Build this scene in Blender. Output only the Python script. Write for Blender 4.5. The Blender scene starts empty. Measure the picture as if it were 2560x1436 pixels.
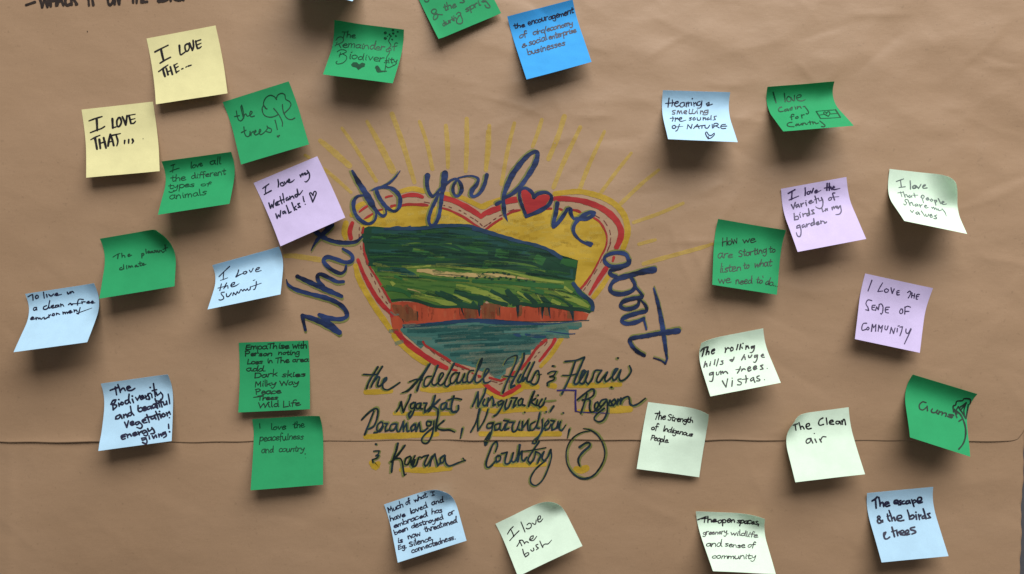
import bpy, math, random
import numpy as np
from mathutils.geometry import delaunay_2d_cdt
from mathutils import Vector

sc = bpy.context.scene
COL = sc.collection
S = 0.00044            # metres per photograph pixel on the paper
D = 1990.0             # camera distance in those pixels
CX, CY, ZC = 1280.0, 718.0, 1.40

# ------------------------------------------------------------------ camera, light, exposure
cam_d = bpy.data.cameras.new('camera')
cam_d.sensor_width = 36.0
cam_d.lens = 36.0 * D / 2560.0
cam_d.clip_start = 0.01
cam_d.clip_end = 50
cam = bpy.data.objects.new('camera', cam_d)
cam.location = (0, -S * D, ZC)
cam.rotation_euler = (math.radians(90), 0, 0)
COL.objects.link(cam)
sc.camera = cam

world = bpy.data.worlds.new('World')
sc.world = world
world.use_nodes = True
bg = world.node_tree.nodes['Background']
bg.inputs[0].default_value = (1.0, 0.95, 0.90, 1)
bg.inputs[1].default_value = 0.13

def area(name, loc, target, sx, sy, power, col):
    d = bpy.data.lights.new(name, 'AREA')
    d.shape = 'RECTANGLE'
    d.size, d.size_y = sx, sy
    d.energy = power
    d.color = col
    o = bpy.data.objects.new(name, d)
    o.location = loc
    o.rotation_euler = (Vector(target) - Vector(loc)).to_track_quat('-Z', 'Y').to_euler()
    COL.objects.link(o)
area('window_light', (0.95, -2.05, ZC + 2.80), (0.05, 0, ZC), 4.0, 2.3, 228.0, (1.0, 0.98, 0.95))

sc.view_settings.view_transform = 'Standard'
sc.view_settings.look = 'None'
sc.view_settings.exposure = 0
sc.view_settings.gamma = 1
sc.view_settings.use_curve_mapping = False
sc.cycles.transparent_max_bounces = 24
sc.cycles.max_bounces = 6

# ------------------------------------------------------------------ materials
def nodes_of(name):
    m = bpy.data.materials.new(name)
    m.use_nodes = True
    nt = m.node_tree
    return m, nt, nt.nodes['Principled BSDF']

def lin(c):
    return tuple((x / 12.92 if x <= 0.04045 else ((x + 0.055) / 1.055) ** 2.4) for x in (v / 255.0 for v in c))

def noise(nt, scale, detail=3, rough=0.55, stretch=(1, 1, 1), rot=0.0, coord='Object'):
    tc = nt.nodes.new('ShaderNodeTexCoord')
    mp = nt.nodes.new('ShaderNodeMapping')
    mp.inputs['Scale'].default_value = stretch
    mp.inputs['Rotation'].default_value = (0, rot, 0)
    n = nt.nodes.new('ShaderNodeTexNoise')
    n.inputs['Scale'].default_value = scale
    n.inputs['Detail'].default_value = detail
    n.inputs['Roughness'].default_value = rough
    nt.links.new(tc.outputs[coord], mp.inputs[0])
    nt.links.new(mp.outputs[0], n.inputs['Vector'])
    return n.outputs['Fac']

def ramp(nt, fac, lo, hi, c0=(0, 0, 0), c1=(1, 1, 1)):
    r = nt.nodes.new('ShaderNodeValToRGB')
    r.color_ramp.elements[0].position = lo
    r.color_ramp.elements[1].position = hi
    r.color_ramp.elements[0].color = (*c0, 1)
    r.color_ramp.elements[1].color = (*c1, 1)
    nt.links.new(fac, r.inputs[0])
    return r.outputs[0]

def mixc(nt, fac, a, b, mode='MIX'):
    m = nt.nodes.new('ShaderNodeMix')
    m.data_type = 'RGBA'
    m.blend_type = mode
    for sock, v in ((m.inputs[0], fac), (m.inputs[6], a), (m.inputs[7], b)):
        if hasattr(v, 'is_linked'):
            nt.links.new(v, sock)
        elif isinstance(v, (int, float)):
            sock.default_value = v
        else:
            sock.default_value = (*v, 1)
    return m.outputs[2]

def bump(nt, p, h, strength, dist):
    b = nt.nodes.new('ShaderNodeBump')
    b.inputs['Strength'].default_value = strength
    b.inputs['Distance'].default_value = dist
    nt.links.new(h, b.inputs['Height'])
    nt.links.new(b.outputs[0], p.inputs['Normal'])
    return b

def kraft_material(name, base, dark, light):
    m, nt, p = nodes_of(name)
    big = noise(nt, 5.0, 4, 0.6, (0.6, 1, 1.4))
    fib = noise(nt, 420, 3, 0.7, (0.35, 1, 1.3))
    fine = noise(nt, 1400, 2, 0.6)
    c = mixc(nt, ramp(nt, big, 0.35, 0.68), dark, light)
    c = mixc(nt, ramp(nt, fib, 0.34, 0.68), mixc(nt, 0.5, c, base), c)
    spk = ramp(nt, noise(nt, 260, 1, 0.4), 0.70, 0.78)
    c = mixc(nt, mixc(nt, 0.82, spk, (0, 0, 0)), c, (0.13, 0.085, 0.05))
    c = mixc(nt, ramp(nt, fine, 0.25, 0.75, (0.86, 0.86, 0.86), (1.0, 1.0, 1.0)), (0, 0, 0), c)
    nt.links.new(c, p.inputs['Base Color'])
    p.inputs['Roughness'].default_value = 0.52
    p.inputs['Specular IOR Level'].default_value = 0.5
    cre = noise(nt, 13, 4, 0.5, (0.75, 1, 1.15), 0.25)
    b1 = bump(nt, p, cre, 0.22, 0.009)
    b2 = nt.nodes.new('ShaderNodeBump')
    b2.inputs['Strength'].default_value = 0.10
    b2.inputs['Distance'].default_value = 0.0006
    nt.links.new(fib, b2.inputs['Height'])
    nt.links.new(b1.outputs[0], b2.inputs['Normal'])
    nt.links.new(b2.outputs[0], p.inputs['Normal'])
    return m

def note_material(name, col):
    m, nt, p = nodes_of(name)
    n1 = noise(nt, 55, 4, 0.6)
    n2 = noise(nt, 900, 2, 0.6)
    dk = tuple(x * 0.90 for x in col)
    c = mixc(nt, ramp(nt, n1, 0.3, 0.7), dk, col)
    c = mixc(nt, ramp(nt, n2, 0.3, 0.7, (0.0,) * 3, (0.42,) * 3), c, tuple(x * 0.84 for x in col))
    nt.links.new(c, p.inputs['Base Color'])
    p.inputs['Roughness'].default_value = 0.78
    p.inputs['Specular IOR Level'].default_value = 0.25
    bump(nt, p, noise(nt, 38, 3, 0.5), 0.16, 0.004)
    return m

PAINT = {}
def paint(name, c0, c1, alpha=1.0, anoise=0.0, scale=90, stretch=(0.4, 1, 1.6), rot=0.0, rough=0.55):
    if name in PAINT:
        return PAINT[name]
    m, nt, p = nodes_of(name)
    n1 = noise(nt, scale, 4, 0.65, stretch, rot)
    c = mixc(nt, ramp(nt, n1, 0.36, 0.66), lin(c0), lin(c1))
    nt.links.new(c, p.inputs['Base Color'])
    p.inputs['Roughness'].default_value = rough
    p.inputs['Specular IOR Level'].default_value = 0.3
    if alpha < 1 or anoise > 0:
        a = ramp(nt, noise(nt, 520, 3, 0.7), 0.25, 0.7, (max(0, alpha - anoise),) * 3, (min(1, alpha + anoise * 0.4),) * 3)
        nt.links.new(a, p.inputs['Alpha'])
    PAINT[name] = m
    return m

# ------------------------------------------------------------------ the height of the paper (pixel units)
GX0, GY0, GST = -420, -420, 6
GW, GH = 600, 410
def field(seed, sx, sy, rot=0.0):
    r = np.random.RandomState(seed).normal(size=(GH, GW))
    fy = np.fft.fftfreq(GH)[:, None]
    fx = np.fft.fftfreq(GW)[None, :]
    fx, fy = fx * math.cos(rot) + fy * math.sin(rot), -fx * math.sin(rot) + fy * math.cos(rot)
    k = np.exp(-2 * (math.pi ** 2) * ((fx * sx / GST) ** 2 + (fy * sy / GST) ** 2))
    f = np.fft.ifft2(np.fft.fft2(r) * k).real
    return f / f.std()
gx = GX0 + GST * np.arange(GW)[None, :]
gy = GY0 + GST * np.arange(GH)[:, None]
crumple = 0.5 + 1.0 * np.clip((gx - 900) / 1200.0, 0, 1) * np.clip((950 - gy) / 700.0, 0.25, 1) + 0.25 * np.exp(-((gx - 1500) / 500.0) ** 2 - ((gy - 180) / 220.0) ** 2)
def ridged(seed, sx, sy, rot=0.0):
    f = field(seed, sx, sy, rot)
    return -np.abs(f) ** 0.9
FIELD = 2.0 * field(1, 260, 120) + crumple * (0.62 * field(2, 62, 30, 0.30) + 0.60 * ridged(7, 85, 44, -0.25) + 0.55 * ridged(9, 60, 36, 0.5) + 0.16 * field(3, 26, 15, -0.2))
FIELD = FIELD + 1.2 * np.exp(-((gx - 34) / 16.0) ** 2) * np.clip((gy - 1090) / 40.0, 0, 1)
def creases(seed, n, x0, x1, y0, y1, amp, l0, l1, w0, w1, spread):
    r = random.Random(seed)
    f = np.zeros((GH, GW))
    for _ in range(n):
        cx, cy = r.uniform(x0, x1), r.uniform(y0, y1)
        a = r.gauss(0, spread)
        L, w, A = r.uniform(l0, l1), r.uniform(w0, w1), amp * r.uniform(0.4, 1.0) * r.choice((1, 1, -1))
        ux = (gx - cx) * math.cos(a) + (gy - cy) * math.sin(a)
        uy = -(gx - cx) * math.sin(a) + (gy - cy) * math.cos(a) + 0.0009 * r.uniform(-1, 1) * ux ** 2
        f += A * np.exp(-np.abs(uy) / np.where(uy > 0, w, w * 2.2)) * np.exp(-(ux / L) ** 4)
    return f
FIELD = FIELD + creases(11, 70, 1250, 2560, -60, 720, 1.9, 30, 130, 6, 12, 0.6)
FIELD = FIELD + creases(12, 34, -50, 1250, -60, 1436, 0.8, 40, 160, 8, 16, 0.6)
FIELD = FIELD + creases(13, 34, 1250, 2600, 720, 1450, 1.15, 50, 180, 7, 16, 0.8)
FIELD = FIELD + creases(14, 8, 200, 2500, 0, 1400, 2.6, 160, 320, 30, 60, 0.9)
FIELD -= FIELD.mean()
def lookup(X, Y):
    fx = np.clip((np.asarray(X, float) - GX0) / GST, 0, GW - 1.001)
    fy = np.clip((np.asarray(Y, float) - GY0) / GST, 0, GH - 1.001)
    ix, iy = fx.astype(int), fy.astype(int)
    tx, ty = fx - ix, fy - iy
    a = FIELD[iy, ix] * (1 - tx) + FIELD[iy, ix + 1] * tx
    b = FIELD[iy + 1, ix] * (1 - tx) + FIELD[iy + 1, ix + 1] * tx
    return a * (1 - ty) + b * ty
def seam(X):
    X = np.asarray(X, float)
    return 1101.5 + 1.7 * np.sin(X / 330.0 + 0.5) + 0.9 * np.sin(X / 61.0) + 0.7 * np.sin(X / 23.0 + np.sin(X / 90.0)) - 1.2 * X / 2560
def lip(X):
    X = np.asarray(X, float)
    return 1.2 + 1.3 * np.sin(X / 230.0 + 1.0) + 0.9 * np.sin(X / 87.0) + 0.5 * np.sin(X / 37.0 + np.sin(X / 150.0)) + 1.6 * np.exp(-((X - 200) / 80.0) ** 2) + 1.5 * np.exp(-((X - 2480) / 60.0) ** 2)
def HU(X, Y):      # upper sheet
    d = np.clip(seam(X) - np.asarray(Y, float), 0, None)
    return 12.0 + lookup(X, Y) + np.clip(lip(X), 0.2, None) * np.exp(-d / 16.0)
def HB(X, Y):      # what a note is stuck to
    d = seam(X) - np.asarray(Y, float)
    return 12.0 + lookup(X, Y) + np.clip(lip(X), 0.2, None) * np.exp(-(d / np.where(d > 0, 18.0, 40.0)) ** 2)
def HL(X, Y):      # lower sheet
    return 11.55 + lookup(X, Y)
def HI(X, Y):
    return np.where(np.asarray(Y) < seam(X), HU(X, Y), HL(X, Y))

def world_pts(X, Y, h):
    return np.stack([S * (np.asarray(X) - CX), -S * np.asarray(h), ZC + S * (CY - np.asarray(Y))], axis=-1)

# ------------------------------------------------------------------ mesh helpers
class MB:
    def __init__(self):
        self.v, self.f, self.m, self.mats, self.n = [], [], [], [], 0
    def mat(self, m):
        if m not in self.mats:
            self.mats.append(m)
        return self.mats.index(m)
    def add(self, pts, faces, m):
        i = self.mat(m)
        b = self.n
        self.v.append(np.asarray(pts, float))
        for f in faces:
            self.f.append(tuple(b + q for q in f))
            self.m.append(i)
        self.n += len(pts)
    def build(self, name, origin, parent=None, smooth=True):
        o0 = np.asarray(origin, float)
        V = np.concatenate(self.v) - o0
        me = bpy.data.meshes.new(name)
        me.from_pydata(V.tolist(), [], self.f)
        for m in self.mats:
            me.materials.append(m)
        me.polygons.foreach_set('material_index', self.m)
        me.polygons.foreach_set('use_smooth', [smooth] * len(self.f))
        me.update()
        o = bpy.data.objects.new(name, me)
        COL.objects.link(o)
        if parent is None:
            o.location = origin
        else:
            o.parent = parent
        return o

def tag(o, label=None, cat=None, group=None, kind=None):
    for k, v in (('label', label), ('category', cat), ('group', group), ('kind', kind)):
        if v:
            o[k] = v

def smooth_path(pts, step):
    """Catmull-Rom through pts (n,3), broken at sharp corners; returns a list of resampled (m,3) arrays."""
    P = [np.asarray(p, float) for p in pts]
    runs, cur = [], [P[0]]
    for i in range(1, len(P)):
        cur.append(P[i])
        if i < len(P) - 1:
            a, b = P[i][:2] - P[i - 1][:2], P[i + 1][:2] - P[i][:2]
            na, nb = np.linalg.norm(a), np.linalg.norm(b)
            if na > 0 and nb > 0 and np.dot(a, b) / (na * nb) < -0.25:
                runs.append(cur)
                cur = [P[i]]
    runs.append(cur)
    out = []
    for r in runs:
        if len(r) < 2:
            continue
        r = [2 * r[0] - r[1]] + r + [2 * r[-1] - r[-2]]
        q = []
        for i in range(1, len(r) - 2):
            p0, p1, p2, p3 = r[i - 1], r[i], r[i + 1], r[i + 2]
            n = max(2, int(np.linalg.norm(p2[:2] - p1[:2]) / step) + 1)
            for t in np.linspace(0, 1, n, endpoint=False):
                q.append(0.5 * ((2 * p1) + (p2 - p0) * t + (2 * p0 - 5 * p1 + 4 * p2 - p3) * t * t + (3 * p1 - p0 - 3 * p2 + p3) * t ** 3))
        q.append(r[-2])
        out.append(np.array(q))
    return out

RNG = random.Random(5)
LIFT = [0]
def ribbon(mb, pts, mat, mapper, step=1.6, base=0.0, wob=0.12, flat=False):
    """pts: (x, y, width) in photograph pixels; mapper(x, y, lift) -> world points."""
    for q in smooth_path(pts, step):
        if len(q) < 2:
            continue
        w = np.clip(q[:, 2], 0.3, None)
        ph, fr = RNG.uniform(0, 6.28), RNG.uniform(0.05, 0.13)
        arc = np.concatenate([[0], np.cumsum(np.linalg.norm(np.diff(q[:, :2], axis=0), axis=1))])
        w = w * (1 + wob * np.sin(arc * fr * 3 + ph) * 0.6 + wob * np.sin(arc * fr * 1.1 + 2 * ph) * 0.6)
        d = np.gradient(q[:, :2], axis=0)
        L = np.linalg.norm(d, axis=1)
        L[L == 0] = 1
        d = d / L[:, None]
        n = np.stack([-d[:, 1], d[:, 0]], 1)
        c = q[:, :2]
        if not flat:
            e0, e1 = w[0] * 0.5, w[-1] * 0.5
            pre = [(c[0] - d[0] * e0 * math.cos(a), n[0], w[0] * math.sin(a)) for a in (0.25, 0.75, 1.15)]
            post = [(c[-1] + d[-1] * e1 * math.cos(a), n[-1], w[-1] * math.sin(a)) for a in (1.15, 0.75, 0.25)]
            c = np.concatenate([[p[0] for p in pre], c, [p[0] for p in post]])
            n = np.concatenate([[p[1] for p in pre], n, [p[1] for p in post]])
            w = np.concatenate([[p[2] for p in pre], w, [p[2] for p in post]])
        LIFT[0] += 1
        k = len(c)
        lf = base + 0.0025 * (LIFT[0] % 90) + 0.00035 * np.arange(k)
        A = c + n * w[:, None] / 2
        B = c - n * w[:, None] / 2
        XY = np.empty((2 * k, 2))
        XY[0::2], XY[1::2] = A, B
        V = mapper(XY[:, 0], XY[:, 1], np.repeat(lf, 2))
        F = [(2 * i, 2 * i + 1, 2 * i + 3, 2 * i + 2) for i in range(k - 1)]
        mb.add(V, F, mat)

def densify(poly, step=6.0, rough=0.0, seed=0):
    r = random.Random(seed)
    out = []
    n = len(poly)
    for i in range(n):
        a, b = np.array(poly[i], float), np.array(poly[(i + 1) % n], float)
        k = max(1, int(np.linalg.norm(b - a) / step))
        for j in range(k):
            p = a + (b - a) * j / k
            if rough:
                p = p + np.array([r.uniform(-rough, rough), r.uniform(-rough, rough)])
            out.append(p)
    return out

def fill(mb, poly, mat, mapper, base=0.0, step=9.0, rough=0.0, seed=0):
    b = densify(poly, 5.0, rough, seed)
    n = len(b)
    P = np.array(b)
    x0, y0 = P.min(0)
    x1, y1 = P.max(0)
    pts = [Vector((p[0], p[1])) for p in b]
    X, Y = np.meshgrid(np.arange(x0 + step / 2, x1, step), np.arange(y0 + step / 2, y1, step))
    X, Y = X.ravel(), Y.ravel()
    inside = np.zeros(len(X), bool)
    for i in range(n):
        xa, ya = P[i]
        xb, yb = P[(i + 1) % n]
        c = ((ya > Y) != (yb > Y)) & (X < (xb - xa) * (Y - ya) / (yb - ya + 1e-12) + xa)
        inside ^= c
    pts += [Vector((x, y)) for x, y in zip(X[inside], Y[inside])]
    vo, _, fo, *_ = delaunay_2d_cdt(pts, [(i, (i + 1) % n) for i in range(n)], [], 1, 1e-4)
    XY = np.array([(v.x, v.y) for v in vo])
    V = mapper(XY[:, 0], XY[:, 1], np.full(len(XY), base))
    mb.add(V, [tuple(reversed(f)) for f in fo], mat)

def sheet_map(x, y, lift):
    x, y = np.asarray(x, float), np.asarray(y, float)
    h = HI(x, y)
    for _ in range(2):
        f = 1 - h / D
        X, Y = CX + (x - CX) * f, CY + (y - CY) * f
        h = HI(X, Y) + 0.25 + 0.42 * lift
    f = 1 - h / D
    return world_pts(CX + (x - CX) * f, CY + (y - CY) * f, h)

# parse "x,y[,w] x,y ; x,y ..." drawn on an enlargement with origin (ox, oy) and scale k
def strokes(txt, ox=0.0, oy=0.0, k=1.0, w=3.0, dx=0.0, dy=0.0, wf=1.0):
    out = []
    for s in txt.split(';'):
        s = s.strip()
        if not s:
            continue
        pts, cw = [], w
        for p in s.split():
            q = [float(t) for t in p.split(',')]
            if len(q) > 2:
                cw = q[2]
            pts.append((ox + q[0] / k + dx, oy + q[1] / k + dy, cw * wf / k))
        if len(pts) == 1:
            x, y, ww = pts[0]
            pts = [(x - ww * 0.12, y, ww), (x + ww * 0.12, y + 0.3, ww)]
        out.append(pts)
    return out

def polys(txt, ox=0.0, oy=0.0, k=1.0):
    return [[(ox + float(p.split(',')[0]) / k, oy + float(p.split(',')[1]) / k) for p in s.split()] for s in txt.split(';') if s.strip()]

# ------------------------------------------------------------------ handwriting: pen strokes per letter (x-height 10)
FONT = {
'a': (10, '8,8 5,10 1,7 1,2 4,0 7,3 8,10 8,3 10,0'), 'b': (9.5, '1,20 1,1;1,6 4,10 8,8 8,2 4,0 1,2'),
'c': (8.5, '8,8 5,10 1,7 1,2 4,0 8,1.5'), 'd': (10, '8,8 4,10 1,6 1,2 4,0 7,4 8,20;8,14 8,4 9.5,0'),
'e': (9, '1,5 7,6 7,9 4,10 1,6 2,1 5,0 9,2'), 'f': (7, '8,18 5.5,20 3.5,16 3,-2;0,10 7.5,10.5'),
'g': (9.5, '8,8 4,10 1,6 2,2 5,1 8,5;8,10 8,-4 5,-9 1,-6'), 'h': (9.5, '1,20 1,0;1,5 4,10 7,8 8,0'),
'i': (4.5, '2,10 2,2 3.4,0;2.2,14.5 2.6,15'), 'j': (5, '3,10 3,-6 1,-9 -1,-7;3,14 3.4,14.5'),
'k': (8.5, '1,20 1,0;7,9.5 1.2,4.5;3,6 8,0'), 'l': (4.5, '2,20 2,2 3.5,0'),
'm': (12.5, '1,10 1,0;1,5 3.5,10 5.5,8 5.7,0;5.7,5 8.5,10 10.6,8 11,0'), 'n': (9.5, '1,10 1,0;1,5 4,10 7,8 8,0'),
'o': (9.5, '5,10 1,7 1,2 4,0 8,3 8,8 5,10'), 'p': (9.5, '1,10 1,-9;1,5 4,10 8,8 8,2 4,0 1,2'),
'r': (7.5, '1,10 1,0;1,5 3.5,9.5 7,9.5'), 's': (8, '7,8.6 4.5,10 1.3,8 3.5,5.5 6.4,3.4 6,0.8 3.5,0 0.6,1.2'),
't': (7.5, '3.2,17 3,2.5 5,0 7.4,1.6;-0.3,10.8 7.2,11.6'), 'u': (10, '1,10 1,3 3.5,0 7,3 8,10;8,10 8,3 10,0'),
'v': (9, '1,10 4,0 8,10'), 'w': (12, '0.5,10 3,0 6,8 9,0 11.5,10'), 'y': (9, '1,10 2,4.5 5,3.5 8,10;8,10 6.5,-4 3.5,-9 0,-7'),
'A': (11, '0,0 5,18 10,0;1.8,7 8.4,7.6'), 'B': (10.5, '1,18 1,0;0,17 6,18.5 8,14 2,10;2,10 8,9.5 9,3 5,0 0,0.5'),
'C': (11.5, '11,15 7,18 2,14 1,6 4,0 11,2'), 'D': (11, '1,18 1,0;0,18 7,17 10,9 7,1.5 0,0'),
'E': (10, '2,18 1,0;2,18 9,18.4;1.6,9.5 8,10;1,0 9,0.7'), 'F': (9.5, '2,18 1.5,0;2,18 10,18.4;1.8,9.5 8,10'),
'G': (12, '10,15 6,18 1,12 2,2 7,0 10,7;10,7 10.5,0'), 'H': (12, '1,18 1,0;10,18 10,0;0,9 11,9.8'),
'I': (4, '2,18 2,0'), 'K': (10, '1,18 1,0;9,17 1,8;3,9.5 9,0'), 'L': (9, '2,18 1,0;1,0 9,0.8'),
'M': (12.5, '1,0 2,18;2,18 6,6;6,6 10,18;10,18 11,0'), 'N': (12, '1,0 1.4,18;1.4,18 9,0;9,0 10,18'),
'O': (11.5, '6,18 1,12 2,2 6,0 10,6 9,15 6,18'), 'P': (10, '1,18 1,0;0,17 6,18.5 9,14 6,9.5 1,8.5'),
'R': (10.5, '1,18 1,0;0,17 6,18.5 9,14 6,9.5 1,9;4,9.5 10,0'), 'S': (10, '9,16 5,18 1.2,14 4.5,10 8.6,6 6.5,0.6 1,1.8'),
'T': (10, '5,17.5 4.5,0;-1,16.6 11,18.6'), 'U': (11.5, '1,18 1.2,5 5,0 9,4 10,18'), 'V': (10.5, '1,18 5,0;5,0 10,18'),
'W': (16, '0,18 4,0;4,0 8,14;8,14 12,0;12,0 16,18'), 'Y': (10, '1,18 5,9;9.5,18 5,9 3.6,0'), 
'&': (11, '10.5,2 3,12 3,17 6,18 7,14 1,6 2,0.5 6,0 10,7'), '/': (6, '0,-3 6,20'), '+': (8, '0,5 8,5.5;4,8 4,2'),
'.': (4.5, '1.6,0.3 2.2,0.8'), ',': (4.5, '2.4,1.5 1.2,-4'), '!': (5, '2.4,20 2,6;2,1 2.3,0.4'), '-': (8, '1,7 7,8'),
}
GLYPH = {c: (a, [[tuple(float(t) for t in p.split(',')) for p in s.split()] for s in g.split(';')]) for c, (a, g) in FONT.items()}

def word_strokes(text, x0, y0, x1, y1, xh, w, slant, rnd):
    tot = sum(GLYPH[c][0] for c in text) - 1.0
    L = math.hypot(x1 - x0, y1 - y0)
    sx = L / tot
    sy = xh / 10.0
    ex = ((x1 - x0) / L, (y1 - y0) / L)
    ey = (ex[1], -ex[0])
    out, pen = [], 0.0
    for c in text:
        adv, g = GLYPH[c]
        jy, js, jr = rnd.uniform(-1.0, 1.0), rnd.uniform(0.84, 1.14), rnd.uniform(-0.12, 0.12)
        ww = w * rnd.uniform(0.9, 1.12)
        for s in g:
            pts = []
            for (a, b) in s:
                a2 = a * (0.95 + 0.05 * js) + rnd.uniform(-0.5, 0.5)
                b2 = b * js + jy + rnd.uniform(-0.5, 0.5)
                X = (pen + a2) * sx + (slant + jr) * b2 * sy
                Y = b2 * sy
                pts.append((x0 + ex[0] * X + ey[0] * Y, y0 + ex[1] * X + ey[1] * Y, ww))
            out.append(pts)
        pen += adv
    return out

# ------------------------------------------------------------------ the wall and the two sheets of brown paper
kraft = kraft_material('kraft_paper', (0.400, 0.256, 0.153), (0.366, 0.232, 0.136), (0.430, 0.281, 0.173))
wall_m, nt, p = nodes_of('grey_wall_paint')
nt.links.new(mixc(nt, noise(nt, 30, 4), (0.060, 0.062, 0.075), (0.085, 0.085, 0.095)), p.inputs['Base Color'])
p.inputs['Roughness'].default_value = 0.8
bump(nt, p, noise(nt, 180, 3), 0.2, 0.002)
wb = MB()
X, Y = np.array([-900, 3500, 3500, -900.]), np.array([-800, -800, 2300, 2300.])
wb.add(world_pts(X, Y, np.zeros(4)), [(3, 2, 1, 0)], wall_m)
wb.add(world_pts(X, Y, np.full(4, -60.)), [(0, 1, 2, 3)], wall_m)
wall = wb.build('wall', (0, 0, ZC), smooth=False)
tag(wall, kind='structure')

def sheet(name, xs_of, ys, hfun, nx):
    mb = MB()
    rows = []
    for t in ys:
        X, Y = xs_of(t, nx)
        rows.append((X, Y))
    X = np.array([r[0] for r in rows])
    Y = np.array([r[1] for r in rows])
    h = hfun(X, Y)
    V = np.concatenate([world_pts(X, Y, h).reshape(-1, 3), world_pts(X, Y, h - 0.35).reshape(-1, 3)])
    R, C = X.shape
    n = R * C
    F = []
    for r in range(R - 1):
        for c in range(C - 1):
            a = r * C + c
            F.append((a, a + C, a + C + 1, a + 1))
            F.append((n + a, n + a + 1, n + a + C + 1, n + a + C))
    for c in range(C - 1):
        F.append((c, c + 1, n + c + 1, n + c))
        a = (R - 1) * C + c
        F.append((a + 1, a, n + a, n + a + 1))
    for r in range(R - 1):
        a = r * C
        F.append((a + C, a, n + a, n + a + C))
        a = r * C + C - 1
        F.append((a, a + C, n + a + C, n + a))
    mb.add(V, F, kraft)
    return mb.build(name, (0, 0, ZC))

def upper_row(t, nx):
    y_nom = -240 + (1101 + 240) * t
    right = 2590 - 46 * np.clip((y_nom - 985) / 116.0, 0, 1) ** 1.2 - 6 * np.clip((y_nom - 1075) / 26.0, 0, 1) ** 2
    X = np.linspace(-150, right, nx)
    Y = -240 + (seam(X) + 240) * t
    Y = Y - 5.0 * np.clip((X - (right - 22)) / 22.0, 0, 1) ** 2 * np.clip((t - 0.9) * 10, 0, 1)
    return X, Y
tt_rows = np.concatenate([np.linspace(0, 0.955, 214), np.linspace(0.955, 1, 22)[1:]])
upper = sheet('brown_paper_sheet', upper_row, tt_rows, HU, 456)
tag(upper, 'large upper brown paper sheet carrying the painted heart and the headline lettering', 'paper sheet', 'brown paper sheets on the wall')

def lower_row(t, nx):
    y = 1010 + (1640 - 1010) * t
    right = 2556 - 12 * (y - 1030) / 406.0 + 1.0 * math.sin(y / 23.0) + 0.8 * math.sin(y / 7.0)
    X = np.linspace(-150, right, nx)
    return X, np.full(nx, y)
lower = sheet('brown_paper_sheet', lower_row, np.linspace(0, 1, 100), HL, 400)
tag(lower, 'lower brown paper sheet tucked under the horizontal seam, lettered Kaurna Country', 'paper sheet', 'brown paper sheets on the wall')
ORI = (0, 0, ZC)

# ------------------------------------------------------------------ paints
navy = paint('navy_marker', (16, 24, 46), (46, 64, 112), scale=48, rough=0.45)
night = paint('green_black_marker', (14, 28, 28), (34, 54, 66), scale=52, rough=0.45)
violet = paint('violet_marker', (44, 34, 88), (56, 48, 110), scale=60, rough=0.5)
olive = paint('olive_marker', (104, 112, 52), (132, 138, 78), alpha=0.82, anoise=0.2, scale=80)
yellow = paint('yellow_highlighter', (172, 140, 34), (194, 160, 56), alpha=0.9, anoise=0.2, scale=70)
rayyel = paint('yellow_ray_marker', (190, 158, 70), (206, 176, 92), alpha=0.66, anoise=0.2, scale=120)
fillyel = paint('yellow_field_marker', (164, 132, 30), (196, 164, 58), alpha=0.97, anoise=0.06, scale=26, stretch=(0.5, 1, 1.1))
red = paint('red_marker', (146, 32, 36), (172, 48, 46), scale=50)
brick = paint('brick_red_marker', (134, 36, 34), (158, 46, 42), scale=50)
dash = paint('dark_dash_marker', (92, 40, 40), (120, 60, 56), scale=60)
gdark = paint('dark_green_marker', (12, 46, 34), (22, 66, 44), scale=44, stretch=(0.25, 1, 2.0))
gteal = paint('teal_green_marker', (18, 56, 56), (30, 76, 66), scale=44, stretch=(0.25, 1, 2.0))
gnavy = paint('blue_edge_marker', (20, 44, 66), (34, 62, 92), scale=44)
gmid = paint('mid_green_marker', (30, 78, 40), (46, 96, 48), scale=44, stretch=(0.3, 1, 1.8))
glight = paint('grass_green_marker', (52, 90, 36), (84, 114, 46), scale=40, stretch=(0.3, 1, 1.6), rot=0.3)
gyel = paint('yellow_green_marker', (112, 132, 52), (138, 150, 66), alpha=0.92, anoise=0.1, scale=44, stretch=(0.3, 1, 1.6), rot=0.4)
tan = paint('tan_marker', (160, 138, 88), (180, 156, 104), scale=50)
orange = paint('orange_marker', (142, 56, 34), (168, 72, 44), scale=40, stretch=(1.5, 1, 0.5))
brown = paint('brown_marker', (100, 62, 38), (126, 74, 44), alpha=0.92, anoise=0.15, scale=70, stretch=(2, 1, 0.3))
seac = paint('sea_teal_marker', (46, 94, 88), (78, 118, 108), scale=36, stretch=(0.2, 1, 2.4), rot=0.04)
sead = paint('deep_teal_marker', (28, 78, 78), (40, 90, 86), alpha=0.55, anoise=0.25, scale=40, stretch=(0.2, 1, 2))
seal = paint('pale_teal_marker', (94, 124, 110), (112, 132, 114), alpha=0.55, anoise=0.3, scale=40, stretch=(0.2, 1, 2))
seab = paint('sea_blue_marker', (32, 58, 92), (42, 74, 108), alpha=0.9, anoise=0.15, scale=40)
blackm = paint('black_marker', (34, 28, 28), (52, 42, 38), scale=70)

def sub(mb, name, parent, label=None):
    o = mb.build(name, ORI, parent)
    if label:
        o['label'] = label
    return o

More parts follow.
